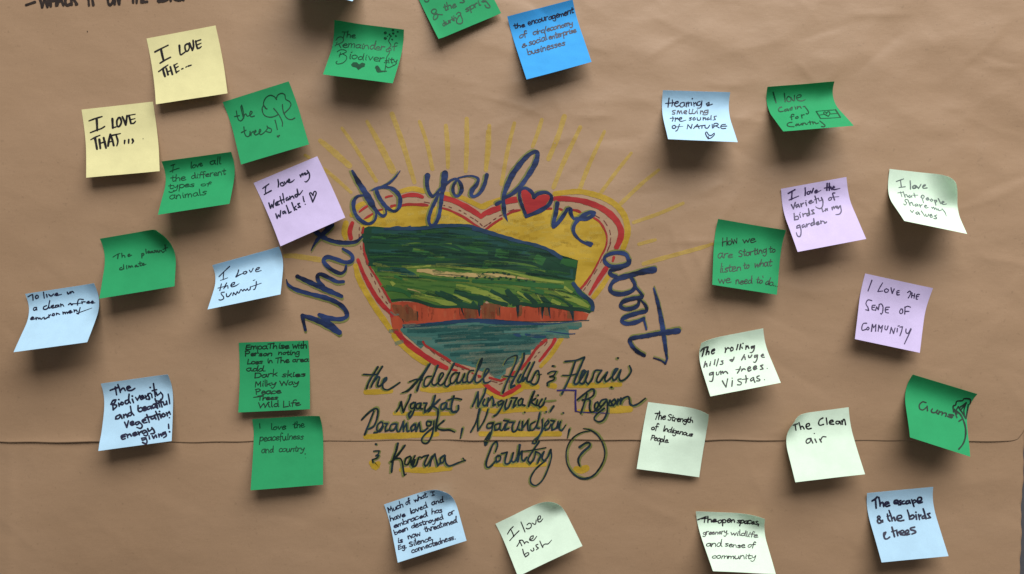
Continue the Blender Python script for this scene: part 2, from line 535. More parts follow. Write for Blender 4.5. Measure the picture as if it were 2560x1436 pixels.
# ------------------------------------------------------------------ sun rays round the heart
RAYS = [(700, 260, 4.787, '480,440,50 600,540,75 830,740,70;740,290,40 900,520,46 1150,920,46;1040,210,40 1200,500,72 1350,800,82;1340,120,55 1470,480,64 1610,940,52;1670,210,40 1760,480,48 1825,780,50;1985,260,50 2005,500,58 2010,760,48;2235,180,52 2235,500,58 2222,810,46;2489,330,46 2465,790,50;530,780,40 700,925,46 850,1060,40;345,640,40 300,615,40'),
        (1200, 260, 4.787, '112,260,46 108,520,50 70,790,52;412,230,46 330,560,50 258,960,48;740,190,44 690,350,50 630,510,46;1010,150,60 930,400,62 820,660,56;1200,280,46 1000,700,58 880,1000,50;1490,330,36 1310,720,52 1190,1030,52;1810,590,36 1650,790,44 1450,1060,44;2140,790,36 1930,960,46 1680,1200,50;2430,1190,38 2150,1310,44 1840,1420,42'),
        (700, 540, 4.487, '60,450,50 160,450,58 440,492,62'),
        (1450, 600, 4.35, '820,0,36 740,20,40 640,48,34;1440,45,34 1300,90,44 900,200,48 690,262,48')]
for ox, oy, k, t in RAYS:
    for s in strokes(t, ox, oy, k):
        mb = MB()
        ribbon(mb, s, rayyel, sheet_map, step=5, base=0.3, wob=0.08)
        sub(mb, 'sun_ray', upper)

# ------------------------------------------------------------------ the painted heart
A = lambda t, ox, oy, k: polys(t, ox, oy, k)[0]
inner_left = A('95,1150 180,1120 330,1035 460,985 600,932 750,917 950,905 1140,920 1350,962 1550,1032 1750,1150 1900,1250', 880, 360, 5.984)
inner_right = [(1211, 576), (1232, 562), (1254, 547), (1278, 534), (1301, 526), (1364, 523), (1403, 524), (1440, 526), (1454, 533), (1487, 545), (1506, 565), (1516, 590), (1514, 615), (1505, 636), (1480, 687), (1453, 723)]
hill_top = [(1443, 716), (1437, 704), (1436, 690), (1433, 676), (1443, 671), (1445, 652), (1399, 637), (1368, 621), (1326, 607), (1264, 592), (1222, 581), (1215, 579), (1184, 565), (1152, 560), (1100, 560), (1048, 567), (1006, 568), (977, 571), (944, 567), (921, 566), (905, 574)]
mb = MB()
fill(mb, inner_left + inner_right + hill_top, fillyel, sheet_map, 0.30, rough=0.8, seed=3)
st_gold = paint('thin_gold_wash', (156, 122, 26), (172, 138, 40), alpha=0.2, anoise=0.2, scale=50)
st_lemon = paint('thin_lemon_wash', (206, 182, 84), (214, 192, 104), alpha=0.3, anoise=0.3, scale=50)
ry = random.Random(21)
for i in range(90):
    if i % 3 == 0:
        x = ry.uniform(940, 1180)
        lo, hi = np.interp(x, [920, 960, 1000, 1070, 1120, 1180], [552, 533, 520, 518, 532, 556]), np.interp(x, [921, 977, 1048, 1100, 1180], [562, 566, 562, 555, 560])
    else:
        x = ry.uniform(1250, 1490)
        lo, hi = np.interp(x, [1230, 1300, 1364, 1440, 1490], [570, 534, 530, 533, 556]), np.interp(x, [1222, 1264, 1326, 1399, 1445, 1490], [576, 587, 602, 632, 650, 665])
    if hi - lo < 8:
        continue
    y = ry.uniform(lo + 3, hi - 3)
    L, w = ry.uniform(10, 42), ry.uniform(4, 11)
    a = ry.uniform(-0.35, 0.25)
    ribbon(mb, [(x - L / 2, y - a * L / 2, w), (x, y, w), (x + L / 2, y + a * L / 2, w * 0.8)], ry.choice([st_gold, st_lemon, st_lemon]), sheet_map, step=5, base=0.42, wob=0.2, flat=True)
heart = sub(mb, 'heart_painting', upper, 'painted heart filled with yellow sky, green hills, orange cliffs and teal sea')

for t, ox, oy, k, w in [('740,80,62 722,180,66 735,250,50;848,560,55 880,690,66 960,850,66 1070,1030,66 1180,1190,66 1255,1300,50', 700, 540, 4.487, 62),
                        ('1440,1050,50 1530,1025,60 1610,1018,62 1720,1045,60', 700, 260, 4.787, 60),
                        ('860,1330,60 900,1270,70 960,1210,60 1040,1180,40', 700, 260, 4.787, 60),
                        ('1990,1075,50 2130,1105,55 2260,1160,60 2420,1232,60 2500,1195,60', 700, 260, 4.787, 60),
                        ('20,1230,60 110,1190,60 250,1140,55', 1200, 260, 4.787, 60),
                        ('860,640,66 1000,622,66 1170,612,70 1320,640,72 1480,690,76 1620,770,76 1730,890,80 1780,1020,80 1790,1150,80 1760,1260,76 1730,1345,66', 1220, 360, 5.129, 70),
                        ('500,20,60 470,90,50', 1450, 600, 4.35, 55), ('305,400,50 240,500,56 150,620,56', 1450, 600, 4.35, 55),
                        ('1270,420,75 1200,530,75 1100,680,66 950,850,60', 1200, 780, 6.245, 66),
                        ('640,1200,90 500,1290,60 360,1345,55 220,1310,60 100,1235,66', 1200, 780, 6.245, 60),
                        ('430,0,70 530,130,80 600,250,70', 880, 780, 6.526, 70), ('690,390,95 760,480,105 870,580,105 1010,700,105 1150,800,100 1230,850,80', 880, 780, 6.526, 90)]:
    for s in strokes(t, ox, oy, k, w):
        mb = MB()
        ribbon(mb, s, yellow, sheet_map, step=4, base=0.55, wob=0.06)
        sub(mb, 'yellow_border_stroke', heart)

mb = MB()
for t, ox, oy, k, w in [('812,80,46 790,140,50 782,190,52 795,250,50', 700, 540, 4.487, 46), ('875,495,36 950,680,44 1060,880,50 1150,1000,50 1240,1085,46', 700, 540, 4.487, 46),
                        ('112,1015,26 170,970,34 230,930,30;505,800,30 550,785,30 602,778,24;765,785,54 830,768,60 900,763,62 980,770,60 1055,795,46;1385,810,80 1550,862,80 1750,968,84 1880,1050,76 1930,1090,70;1930,1090,60 2000,1035,70 2120,980,72 2235,950,76', 880, 360, 5.984, 60),
                        ('0,885,64 80,850,66 160,825,60;240,742,66 310,722,76 378,712,76;862,705,64 960,702,66 1080,712,66 1200,730,68 1320,765,74 1440,815,76 1560,895,80 1650,990,78 1700,1090,76 1705,1180,76 1680,1260,72 1648,1330,60', 1220, 360, 5.129, 66),
                        ('432,10,64 395,80,50;282,312,56 180,465,46 105,590,26;368,190,30 358,230,26', 1450, 600, 4.35, 40),
                        ('1170,430,52 1130,510,50 1060,600,46 1000,680,46 930,765,34;615,1160,66 490,1240,70 365,1305,56;365,1305,60 230,1240,66 75,1130,66;545,945,56 520,975,60', 1200, 780, 6.245, 50),
                        ('650,60,60 640,20,60', 880, 780, 6.526, 40), ('720,330,60 800,410,84 880,490,90 1000,590,92 1100,660,92 1230,750,90 1400,850,90 1540,915,76;1650,945,36 1710,955,34', 880, 780, 6.526, 80)]:
    for s in strokes(t, ox, oy, k, w):
        ribbon(mb, s, red, sheet_map, step=3, base=0.85, wob=0.08)
for t, ox, oy, k, w in [('180,1125,14 240,1090,34 320,1040,26;330,1010,24 460,980,26;590,935,44 620,925,36 660,920,30;735,925,40 830,908,44 950,908,46 1060,912,46 1130,920,34;1355,962,32 1450,990,34 1550,1035,36 1660,1090,38 1750,1150,40 1830,1205,36 1910,1258,36;1985,1290,26 2060,1235,34 2150,1170,34 2240,1112,26', 880, 360, 5.984, 34),
                        ('0,1080,26 90,1010,30 175,958,26;250,905,28 320,868,34 410,850,26;740,836,26 810,830,30;920,835,28 950,848,24;1090,848,30 1150,860,34 1205,892,26;1360,950,30 1430,1000,28 1490,1090,26 1522,1180,24 1520,1280,22 1490,1370,20 1455,1435,18', 1220, 360, 5.129, 30),
                        ('290,20,14 275,90,16 240,155,18 190,260,18 130,370,22 60,470,26 8,530,24', 1450, 600, 4.35, 20),
                        ('232,140,26 220,200,30;232,330,16 240,420,26 285,560,26 330,650,22 390,740,26 470,880,30 555,1030,26', 860, 540, 4.786, 24),
                        ('1030,440,52 950,500,50 880,570,46 800,690,44 720,800,46 650,885,50;405,1030,46 330,1075,40;330,1075,36 240,1055,36 150,1028,36', 1200, 780, 6.245, 44),
                        ('1160,490,40 1200,550,40 1300,610,34 1400,680,44 1500,740,50 1600,800,38;1690,850,34 1780,890,40 1910,940,26;1960,1000,24 1990,1010,20;2060,1040,30 2110,1050,24;2110,1070,10 2060,1070,14', 880, 780, 6.526, 36)]:
    for s in strokes(t, ox, oy, k, w):
        ribbon(mb, s, brick, sheet_map, step=3, base=1.05, wob=0.14)
sub(mb, 'red_outline', heart)

mb = MB()
for t, ox, oy, k, w in [('1370,920 1390,922;1450,940 1490,955;1600,990 1630,1002;1675,1030 1710,1050;1770,1090 1820,1120;1840,1130 1885,1165;1915,1190 1950,1225;1970,1240 2030,1205;2055,1185 2080,1170;2115,1135 2155,1110;2205,1080 2240,1065;1080,868 1160,882;110,1250 112,1290;108,1350 108,1395', 880, 360, 5.984, 11),
                        ('265,862 330,840;75,972 100,958;150,920 180,910;10,1025 35,1010;1380,920 1430,948;1485,980 1530,1045;1560,1105 1572,1165;1575,1205 1565,1275;1560,1300 1530,1375', 1220, 360, 5.129, 10),
                        ('335,30 325,60;320,70 300,120;240,210 225,245;185,320 155,370;115,440 80,495;60,520 40,548', 1450, 600, 4.35, 9),
                        ('185,140 182,165;182,220 180,255;198,360 205,400;230,450 240,470;262,540 275,580;320,690 338,725;365,780 380,815;415,870 430,910;455,960 465,980;500,1025 520,1050', 860, 540, 4.786, 10),
                        ('1050,470 1010,525;935,625 910,640;880,685 850,715;300,1130 350,1115;180,1080 270,1105;470,1060 455,1100', 1200, 780, 6.245, 12),
                        ('1270,610 1350,690;1450,760 1500,790;1540,795 1610,845;1680,870 1730,895;1790,930 1830,945', 880, 780, 6.526, 11)]:
    for s in strokes(t, ox, oy, k, w):
        ribbon(mb, s, dash, sheet_map, step=3, base=1.15, wob=0.15)
sub(mb, 'dashed_line', heart)

# hills: one painted patch of many marker strokes
mb = MB()
hills = list(reversed(hill_top)) + [(1427, 705), (1441, 715), (1468, 738), (1486, 761), (1481, 780), (1472, 783), (1441, 773), (1389, 768), (1360, 765), (1305, 766), (1280, 769), (1230, 763), (1216, 752), (1198, 776), (1152, 769), (1090, 769), (1065, 763), (1038, 754), (1006, 752), (979, 756), (973, 748), (952, 710), (933, 674), (919, 663), (908, 612), (904, 590)]
fill(mb, hills, glight, sheet_map, 0.62, rough=0.5, seed=5)
dk = list(reversed(hill_top))[:17] + [(1438, 702), (1400, 700), (1330, 690), (1260, 668), (1202, 676), (1131, 664), (1069, 662), (1040, 666), (985, 670), (919, 665), (908, 612), (904, 590)]
fill(mb, dk, gdark, sheet_map, 0.80, rough=0.6, seed=6)
HILL = [
 (gteal, 860, 540, 4.786, '330,180,60 600,190,70 1000,230,60 1300,240,40;300,420,40 500,430,50 700,420,40;400,640,60 650,650,80 800,700,70 900,750,30'),
 (gmid, 860, 540, 4.786, '1140,340,30 1400,390,70 1720,440,70;820,405,40 950,440,60 1060,465,50;1000,470,60 1120,490,60 1210,505,30;1660,580,80 1723,590,80;330,250,20 500,270,26'),
 (glight, 860, 540, 4.786, '690,355,26 830,330,24 920,325,16;1130,340,14 1290,335,18;830,400,20 960,415,26;1030,440,20 1080,460,20;1080,490,26 1200,500,20'),
 (gteal, 860, 540, 4.786, '1250,190,40 1450,200,60 1720,250,60'),
 (gdark, 860, 540, 4.786, '650,405,24 850,350,30 1080,342,30 1300,360,30 1480,440,34 1723,510,44;290,580,40 600,590,50 900,570,50 1100,560,44 1350,580,40 1640,610,40'),
 (gteal, 1180, 540, 4.786, '0,240,50 200,300,60 420,360,50;540,430,60 700,450,70'),
 (gdark, 1180, 540, 4.786, '0,330,60 250,390,70 560,400,60 900,470,60 1100,580,70'),
 (gmid, 1180, 540, 4.786, '280,440,100 440,462,100;750,500,120 860,560,120;1060,540,90 1160,560,90 1255,580,76'),
 (glight, 1180, 540, 4.786, '740,510,14 780,580,14;150,560,60 400,560,50 620,590,46 880,660,36;540,610,30 800,650,30'),
 (gdark, 1180, 540, 4.786, '0,500,34 250,525,34 480,535,34 700,565,34 850,620,36 1000,690,40 1150,720,36;270,605,60 450,610,60 620,640,60 800,690,56 970,740,46;0,590,70 100,600,50'),
 (gteal, 1180, 540, 4.786, '1020,720,30 1130,735,34 1210,720,30;1190,640,34 1200,760,30'),
 (tan, 860, 540, 4.786, '870,655,30 1000,660,54 1150,690,60 1400,705,50 1723,712,46;760,875,12 860,900,16 960,940,10'),
 (tan, 1180, 540, 4.786, '0,712,46 200,712,46 400,715,40 520,735,30;540,735,22 660,755,24 770,770,18'),
 (gyel, 860, 540, 4.786, '750,620,20 1000,600,26 1300,610,30 1723,660,30;1340,840,50 1500,870,60 1720,930,60;840,930,40 1050,990,60 1250,1050,60 1350,1070,40;560,780,30 600,830,40;1300,950,34 1450,1000,30 1560,1060,24'),
 (gyel, 1180, 540, 4.786, '0,655,26 300,650,26 500,690,20 800,760,36 1100,800,26;0,890,70 150,930,60 300,985,50 450,1040,30;540,910,30 640,970,36 720,1020,22;780,950,18 840,1040,20;990,885,30 1120,960,60 1280,1030,60 1400,1090,36;950,1010,40 1060,1060,40;1100,850,30 1200,920,30'),
 (gmid, 860, 540, 4.786, '900,720,30 1200,760,30 1500,780,30;500,860,60 700,900,50 800,960,40;600,720,30 700,760,30'),
 (gmid, 1180, 540, 4.786, '0,780,40 400,800,40 800,830,60 1100,850,40;520,770,16 760,790,16;700,880,50 860,920,50;1220,900,40 1330,980,40'),
 (gdark, 860, 540, 4.786, '1090,910,36 1200,960,50 1400,1050,50 1600,1100,44;1150,900,20 1300,960,26 1420,1020,22;1320,900,44 1450,940,64 1620,1000,70 1640,1070,60;1560,970,50 1723,990,50'),
 (gdark, 1180, 540, 4.786, '410,880,40 470,960,80 560,1040,80;220,890,30 330,950,44 480,1040,50;620,930,40 700,990,56 770,1060,50;770,910,44 850,990,60 940,1070,54;920,940,14 1060,990,24 1200,1090,34;0,975,46 150,985,46 280,1030,44 430,1065,40;0,1030,40 60,1090,40'),
 (gdark, 860, 540, 4.786, '560,1012,24 700,1002,28 850,1012,32 980,1050,36 1100,1085,34 1250,1090,34 1400,1085,30 1550,1100,30 1620,1105,24'),
 (gdark, 1180, 540, 4.786, '480,1060,40 600,1050,40 740,1075,40 860,1070,40 1000,1085,44 1150,1110,44 1300,1120,44 1420,1150,30'),
 (gnavy, 860, 540, 4.786, '480,155,36 700,152,40 950,150,40 1150,120,40 1350,115,36 1500,120,36 1620,160,40 1723,205,44;560,140,10 640,125,8 720,140,8 800,120,8'),
 (gnavy, 1180, 540, 4.786, '0,150,50 150,185,50 400,258,46 560,305,40 720,340,40 880,390,40 990,450,50 1080,515,36;1200,795,40 1250,860,50 1310,940,54 1400,1000,54 1445,1070,46 1438,1140,40'),
]
for i, (m, ox, oy, k, t) in enumerate(HILL):
    for s in strokes(t, ox, oy, k):
        ribbon(mb, s, m, sheet_map, step=4, base=1.0 + i * 0.05, wob=0.16, flat=True)
r2 = random.Random(8)
st_dark = paint('thin_dark_green_wash', (10, 40, 34), (16, 52, 44), alpha=0.5, anoise=0.4, scale=60, stretch=(0.2, 1, 2))
st_teal = paint('thin_teal_wash', (30, 76, 72), (44, 92, 84), alpha=0.34, anoise=0.3, scale=60, stretch=(0.2, 1, 2))
st_mid = paint('thin_mid_green_wash', (40, 92, 44), (58, 108, 52), alpha=0.42, anoise=0.35, scale=60, stretch=(0.2, 1, 2))
st_yel = paint('thin_yellow_green_wash', (112, 128, 54), (132, 144, 70), alpha=0.42, anoise=0.36, scale=60, stretch=(0.2, 1, 2))
def hill_edge(x):
    px, py = [p[0] for p in hill_top[::-1]], [p[1] for p in hill_top[::-1]]
    return np.interp(x, sorted(px), [py[i] for i in np.argsort(px)])
for i in range(230):
    x = r2.uniform(925, 1420)
    top = float(hill_edge(x))
    t = r2.uniform(0.05, 0.96)
    bot = 752 + (x - 980) * 0.03
    y = top + (bot - top) * t
    L = r2.uniform(14, 62) * (1.0 if t < 0.55 else 0.7)
    sl = (0.02 + 0.22 * max(0, (x - 1120) / 300)) * (1 - t) + 0.40 * max(0, t - 0.45) + r2.uniform(-0.05, 0.05)
    left = 908 + max(0.0, y - 610) * 0.47
    x0, x1 = max(left, x - L), min(1432 + max(0, y - 700) * 0.5, x + L)
    if x1 - x0 < 10:
        continue
    m = r2.choice([st_dark, st_dark, st_teal, st_mid, st_mid]) if t < 0.5 else r2.choice([st_mid, st_yel, st_yel, st_dark, st_mid])
    w = r2.uniform(2.0, 7.5)
    ribbon(mb, [(x0, y + sl * (x0 - x), w * 0.7), (x, y + r2.uniform(-1.5, 1.5), w), (x1, y + sl * (x1 - x), w * 0.5)], m, sheet_map, step=5, base=1.75, wob=0.25, flat=True)
for (x, y) in [(90, 725), (130, 690), (180, 680), (210, 740), (260, 680), (300, 675), (340, 735), (320, 760), (395, 690), (440, 700), (460, 755), (410, 740), (60, 740), (150, 735), (560, 770), (740, 785), (650, 775), (-60, 740), (-120, 725), (-200, 735), (240, 755), (370, 690)]:
    for _ in range(2):
        px, py = 1180 + x / 4.786, 540 + y / 4.786
        pts = [(px + r2.uniform(-3.4, 3.4), py + r2.uniform(-2.2, 2.2), r2.uniform(1.4, 2.6)) for _ in range(4)]
        ribbon(mb, pts, gdark, sheet_map, step=2, base=2.2)
sub(mb, 'hill_painting', heart)

st_rust = paint('thin_rust_wash', (128, 56, 36), (150, 66, 42), alpha=0.4, anoise=0.35, scale=70, stretch=(2, 1, 0.3))
st_glow = paint('thin_orange_wash', (200, 104, 70), (212, 122, 86), alpha=0.34, anoise=0.3, scale=70, stretch=(2, 1, 0.3))
st_sea = paint('thin_sea_wash', (30, 76, 76), (40, 88, 86), alpha=0.2, anoise=0.2, scale=60, stretch=(0.2, 1, 2))
st_mist = paint('thin_grey_wash', (116, 136, 120), (136, 146, 126), alpha=0.32, anoise=0.3, scale=60, stretch=(0.2, 1, 2))
mb = MB()
cliff = [(977, 757), (1006, 754), (1038, 756), (1065, 764), (1090, 770), (1152, 770), (1198, 776), (1230, 764), (1280, 770), (1305, 767), (1360, 766), (1389, 769), (1441, 774), (1472, 785), (1466, 800), (1420, 803), (1347, 806), (1243, 803), (1186, 800), (1140, 804), (1090, 810), (1006, 817), (1000, 824), (1008, 838), (996, 838), (984, 834), (979, 812), (975, 787)]
fill(mb, cliff, orange, sheet_map, 0.64, rough=0.5, seed=9)
for pl in polys('575,1060 690,1070 700,1090 760,1060 800,1100 845,1130 890,1150 890,1260 800,1250 740,1270 690,1240 640,1200 590,1150;1430,1080 1600,1110 1590,1220 1520,1235 1440,1230;560,1360 640,1350 660,1400 600,1410', 860, 540, 4.786) + polys('100,1040 200,1045 290,1060 280,1230 120,1235;285,1060 345,1065 335,1190 300,1200;520,1070 605,1060 595,1190 540,1210;800,1080 850,1070 850,1180 830,1190;870,1060 930,1070 925,1200 860,1180;1140,1110 1230,1110 1225,1240 1140,1230', 1180, 540, 4.786):
    fill(mb, pl, brown, sheet_map, 0.9, step=6, rough=1.2, seed=int(pl[0][0]))
for m, ox, oy, k, t in [(night, 860, 540, 4.786, '1405,1070,26 1412,1130,20 1435,1190,6;1385,1110,6 1385,1190,4;1608,1100,26 1618,1200,8;700,1240,10 720,1280,4;880,1150,10 885,1250,4'),
                        (night, 1180, 540, 4.786, '85,1050,34 90,1130,26 90,1200,8;545,1040,40 548,1130,30 550,1225,6;850,1060,36 843,1150,26 840,1230,6;915,1070,24 925,1150,20 938,1225,5;1180,1100,44 1200,1170,38 1212,1265,8;330,1100,10 335,1210,4;795,1090,8 800,1190,3;0,1240,10 300,1250,10 700,1268,10 1100,1262,10 1400,1250,8'),
                        (seal, 860, 540, 4.786, '560,1150,20 610,1185,30 650,1180,20')]:
    for s in strokes(t, ox, oy, k):
        ribbon(mb, s, m, sheet_map, step=3, base=1.15, wob=0.2)
for i in range(46):
    x = r2.uniform(985, 1455)
    y = r2.uniform(774, 796)
    w = r2.uniform(2, 8)
    L = r2.uniform(4, 12)
    ribbon(mb, [(x, y - L, w), (x + r2.uniform(-1, 1), y, w * 0.9), (x + r2.uniform(-2, 2), y + L * 0.8, w * 0.5)], r2.choice([st_rust, st_rust, st_glow]), sheet_map, step=3, base=1.0, wob=0.3, flat=True)
sub(mb, 'cliff_painting', heart)

mb = MB()
sea = [(996, 822), (1080, 812), (1140, 806), (1190, 803), (1345, 808), (1454, 806), (1455, 818), (1447, 821), (1447, 824), (1421, 824), (1424, 845), (1376, 847), (1354, 849), (1353, 861), (1341, 862), (1340, 873), (1328, 874), (1327, 886), (1312, 888), (1300, 897), (1293, 911), (1265, 921), (1264, 935), (1254, 940), (1250, 949), (1236, 944), (1228, 932), (1204, 929), (1186, 919), (1150, 910), (1133, 905), (1094, 878), (1064, 861), (1052, 872), (1026, 849), (1010, 836)]
fill(mb, sea, seac, sheet_map, 0.62, rough=0.5, seed=12)
for i, (m, ox, oy, k, t) in enumerate([
    (sead, 880, 780, 6.526, '900,310,60 1300,300,80 1900,260,90 2400,280,90;1400,390,60 1900,370,90 2480,330,80;1350,480,50 1800,440,70 2400,450,60;1500,560,50 2100,540,60 2480,520,60;1600,700,50 2200,680,60 2480,650,60;1950,830,50 2480,780,60;2250,900,50 2450,880,60;1060,500,70 1180,510,60'),
    (seal, 880, 780, 6.526, '940,420,40 1100,430,50 1300,440,40;1500,620,40 1900,600,36;1700,760,36 2100,740,40;2100,880,40 2300,860,40;2150,350,20 2450,330,20;840,480,60 700,520,70;600,310,60 670,320,60'),
    (sead, 1200, 780, 6.245, '0,270,60 500,250,80 900,240,60;0,400,70 400,390,80 800,410,60;0,520,50 500,500,60 860,490,50;0,640,50 400,610,50 780,600,50;0,760,60 300,740,60'),
    (seal, 1200, 780, 6.245, '1000,250,50 1300,230,60 1380,300,60;1050,390,40 1200,380,50 1380,390,50;300,680,36 600,640,40;0,860,40 380,840,50;440,850,40 620,760,40;1250,180,50 1560,200,60'),
    (gnavy, 880, 780, 6.526, '825,235,56 1100,222,56 1500,182,60 1800,150,60 2100,140,60 2480,160,56'),
    (seab, 1200, 780, 6.245, '0,150,60 250,165,60 500,178,64 700,185,50 900,190,34 1150,185,18 1350,165,14 1550,140,10;520,345,20 600,365,56 640,390,20;700,350,20 830,375,60 940,385,60 1030,385,40;1010,300,8 1100,308,14 1250,330,18 1400,345,18 1490,340,18')]):
    for s in strokes(t, ox, oy, k):
        ribbon(mb, s, m, sheet_map, step=5, base=0.85 + 0.06 * i, wob=0.14, flat=True)
for i in range(150):
    t = r2.uniform(0, 1) ** 1.15
    y = 812 + t * 128
    xl, xr = 1000 + t ** 0.9 * 232, 1448 - t ** 0.75 * 196
    x = r2.uniform(xl, xr)
    L = r2.uniform(12, 60)
    x0, x1 = max(xl + 4, x - L), min(xr - 2, x + L)
    if x1 - x0 < 8:
        continue
    w = r2.uniform(2.0, 7.0)
    ribbon(mb, [(x0, y + 2.0, w), ((x0 + x1) / 2, y, w), (x1, y - 2.0, w * 0.7)], r2.choice([st_sea, st_sea, st_mist]) if t < 0.6 else r2.choice([st_sea, st_mist, st_mist]), sheet_map, step=6, base=1.35, wob=0.25, flat=True)
sub(mb, 'sea_painting', heart)

# ------------------------------------------------------------------ painted lettering
def painted(txt, ox, oy, k, w, mat, parent, shadow=(0, 0), wf=1.0, extra=None, name='painted_word', label=None):
    mb = MB()
    for s in strokes(txt, ox, oy, k, w):
        ribbon(mb, s, mat, sheet_map, step=2.5, base=1.9, wob=0.12)
    if extra:
        for s in strokes(*extra[:5]):
            ribbon(mb, s, extra[5], sheet_map, step=2.5, base=1.6, wob=0.1)
    o = sub(mb, name, parent, label)
    if shadow != (0, 0):
        mb = MB()
        if wf == 1.0:
            shadow, wf = (shadow[0] * 1.25, shadow[1] * 1.25), 1.3
        for s in strokes(txt, ox, oy, k, w, shadow[0], shadow[1], wf):
            ribbon(mb, s, olive, sheet_map, step=3, base=1.4, wob=0.1)
        sub(mb, 'olive_shadow', o)
    return o

painted('285,1280,34 262,1180,44 252,1118,44 400,1165,58 560,1245,64 665,1308,64;665,1308,60 570,1220,52 440,1108,46;440,1108,40 560,1148,50 680,1158,52 748,1125,46 735,1060,48 660,985,52 530,925,52 330,872,46 180,828,44 95,775,34 72,712,10;'
        '195,680,48 400,775,56 560,845,56 690,902,46;480,790,50 430,725,48 422,672,44 460,655,44 560,700,46 640,738,44 712,738,34;'
        '742,560,24 728,615,30 680,645,40 600,615,50 520,555,48 488,500,44 530,462,44 620,482,48 730,520,46 800,508,44 815,460,40 780,415,36 705,370,34;'
        '390,170,50 470,230,54 580,280,46 720,302,46 850,290,40 918,235,24;580,100,60 500,185,54 440,245,44 390,310,28 350,388,10', 700, 540, 4.487, 45, navy, upper, (1.0, 5.0), 0.95)
painted('5,405,40 90,560,70 180,700,92 270,850,100 340,970,64 420,1055,46 470,1080,44 512,1040,30 502,980,22;190,770,34 90,782,40 32,850,54 25,960,58 70,1080,58 160,1165,56 255,1195,48 335,1150,40 362,1060,32 335,960,20;'
        '290,697,8 350,672,40 430,652,44 560,655,50 660,712,66 718,800,60 718,900,58 690,975,46 625,1008,44 520,950,56 430,840,64 380,740,60 365,685,44;440,645,34 560,582,34 650,498,30 720,402,12', 880, 360, 5.984, 50, navy, upper, (-5.5, 1.0), 0.85)
painted('1130,475,76 1122,600,64 1150,715,54 1200,782,46 1255,752,40 1330,660,36;1392,440,104 1372,620,88 1345,760,66 1330,900,56 1300,1080,56 1245,1195,50 1175,1215,44 1148,1130,48 1180,1000,52 1250,850,50 1300,745,36;1390,630,30 1480,545,36 1570,530,44 1630,610,56 1640,690,60 1600,770,46 1550,775,46 1512,710,48 1520,620,44 1570,540,36;1590,508,20 1700,484,28 1800,482,30 1885,520,40 1870,600,60 1800,690,66 1785,765,50 1835,785,46 1920,725,50 1985,600,60 2018,465,60', 880, 360, 5.984, 46, navy, upper, (-5.5, 1.5), 0.8)
painted('110,772,50 160,745,40;252,992,6 215,900,44 203,800,58 198,700,50 230,580,56 300,420,76 380,300,70 480,180,56 570,110,50 628,108,56 632,170,64 600,265,66 520,400,64 420,540,56 310,640,46 215,690,40;'
        '490,925,40 440,800,44 405,690,40 412,605,38 470,568,38 530,592,44 575,640,50 588,690,40;588,690,46 640,640,46 735,620,40 798,650,42 815,705,46 770,790,52 650,865,54 490,930,46;'
        '890,765,60 872,880,56 842,1000,46 842,1062,44;842,1062,46 910,1000,54 980,900,52 1018,838,44;1018,838,40 1058,838,54 1062,890,46 1095,955,36 1132,965,30;1132,962,44 1250,965,50 1335,925,50 1362,885,44 1305,880,48 1210,930,56 1130,1005,50 1095,1085,44 1112,1160,42 1180,1235,36 1250,1275,36 1315,1300,40;1270,1262,30 1330,1282,44', 1220, 360, 5.129, 45, navy, upper, (-3.5, -3.0), 0.9)
mb = MB()
fill(mb, A('425,590 470,577 520,602 552,655 562,702 600,710 640,672 720,647 785,657 795,702 740,780 640,842 500,902 458,780 430,680', 1220, 360, 5.129), red, sheet_map, 1.75, step=7, rough=0.4, seed=2)
sub(mb, 'red_heart', upper, 'small red heart painted as the letter o of love')
painted('532,225,44 500,160,40 420,140,40 330,152,38 270,190,38 272,240,40 330,285,40 430,290,44 520,262,56 535,225,50;528,268,40 430,305,44 340,332,50 330,372,44 390,402,44;805,325,66 680,348,62 560,382,56 420,420,54 350,470,46 328,540,42 370,580,44 460,590,50 560,558,46 598,500,38 570,430,36 545,405,30;600,510,30 650,565,30 682,610,34 640,625,40;668,625,46 560,642,46 470,672,44 442,720,40 490,752,42 570,745,44 630,710,38 640,660,34 620,635,26;660,655,20 710,710,28 722,770,40 650,790,48 540,822,46 470,855,44 458,890,44 520,912,46 620,892,44 695,855,34;690,850,22 705,905,24 722,972,28;'
        '802,525,18 850,700,40 890,900,50 920,1100,46 945,1285,24;1068,990,70 900,1012,52 700,1048,46 558,1075,46 552,1130,42 615,1208,42 700,1258,34;800,1285,14 880,1312,18 930,1345,26;930,1345,24 948,1290,26', 1450, 600, 4.35, 40, navy, upper, (1.5, -4.5), 0.9)

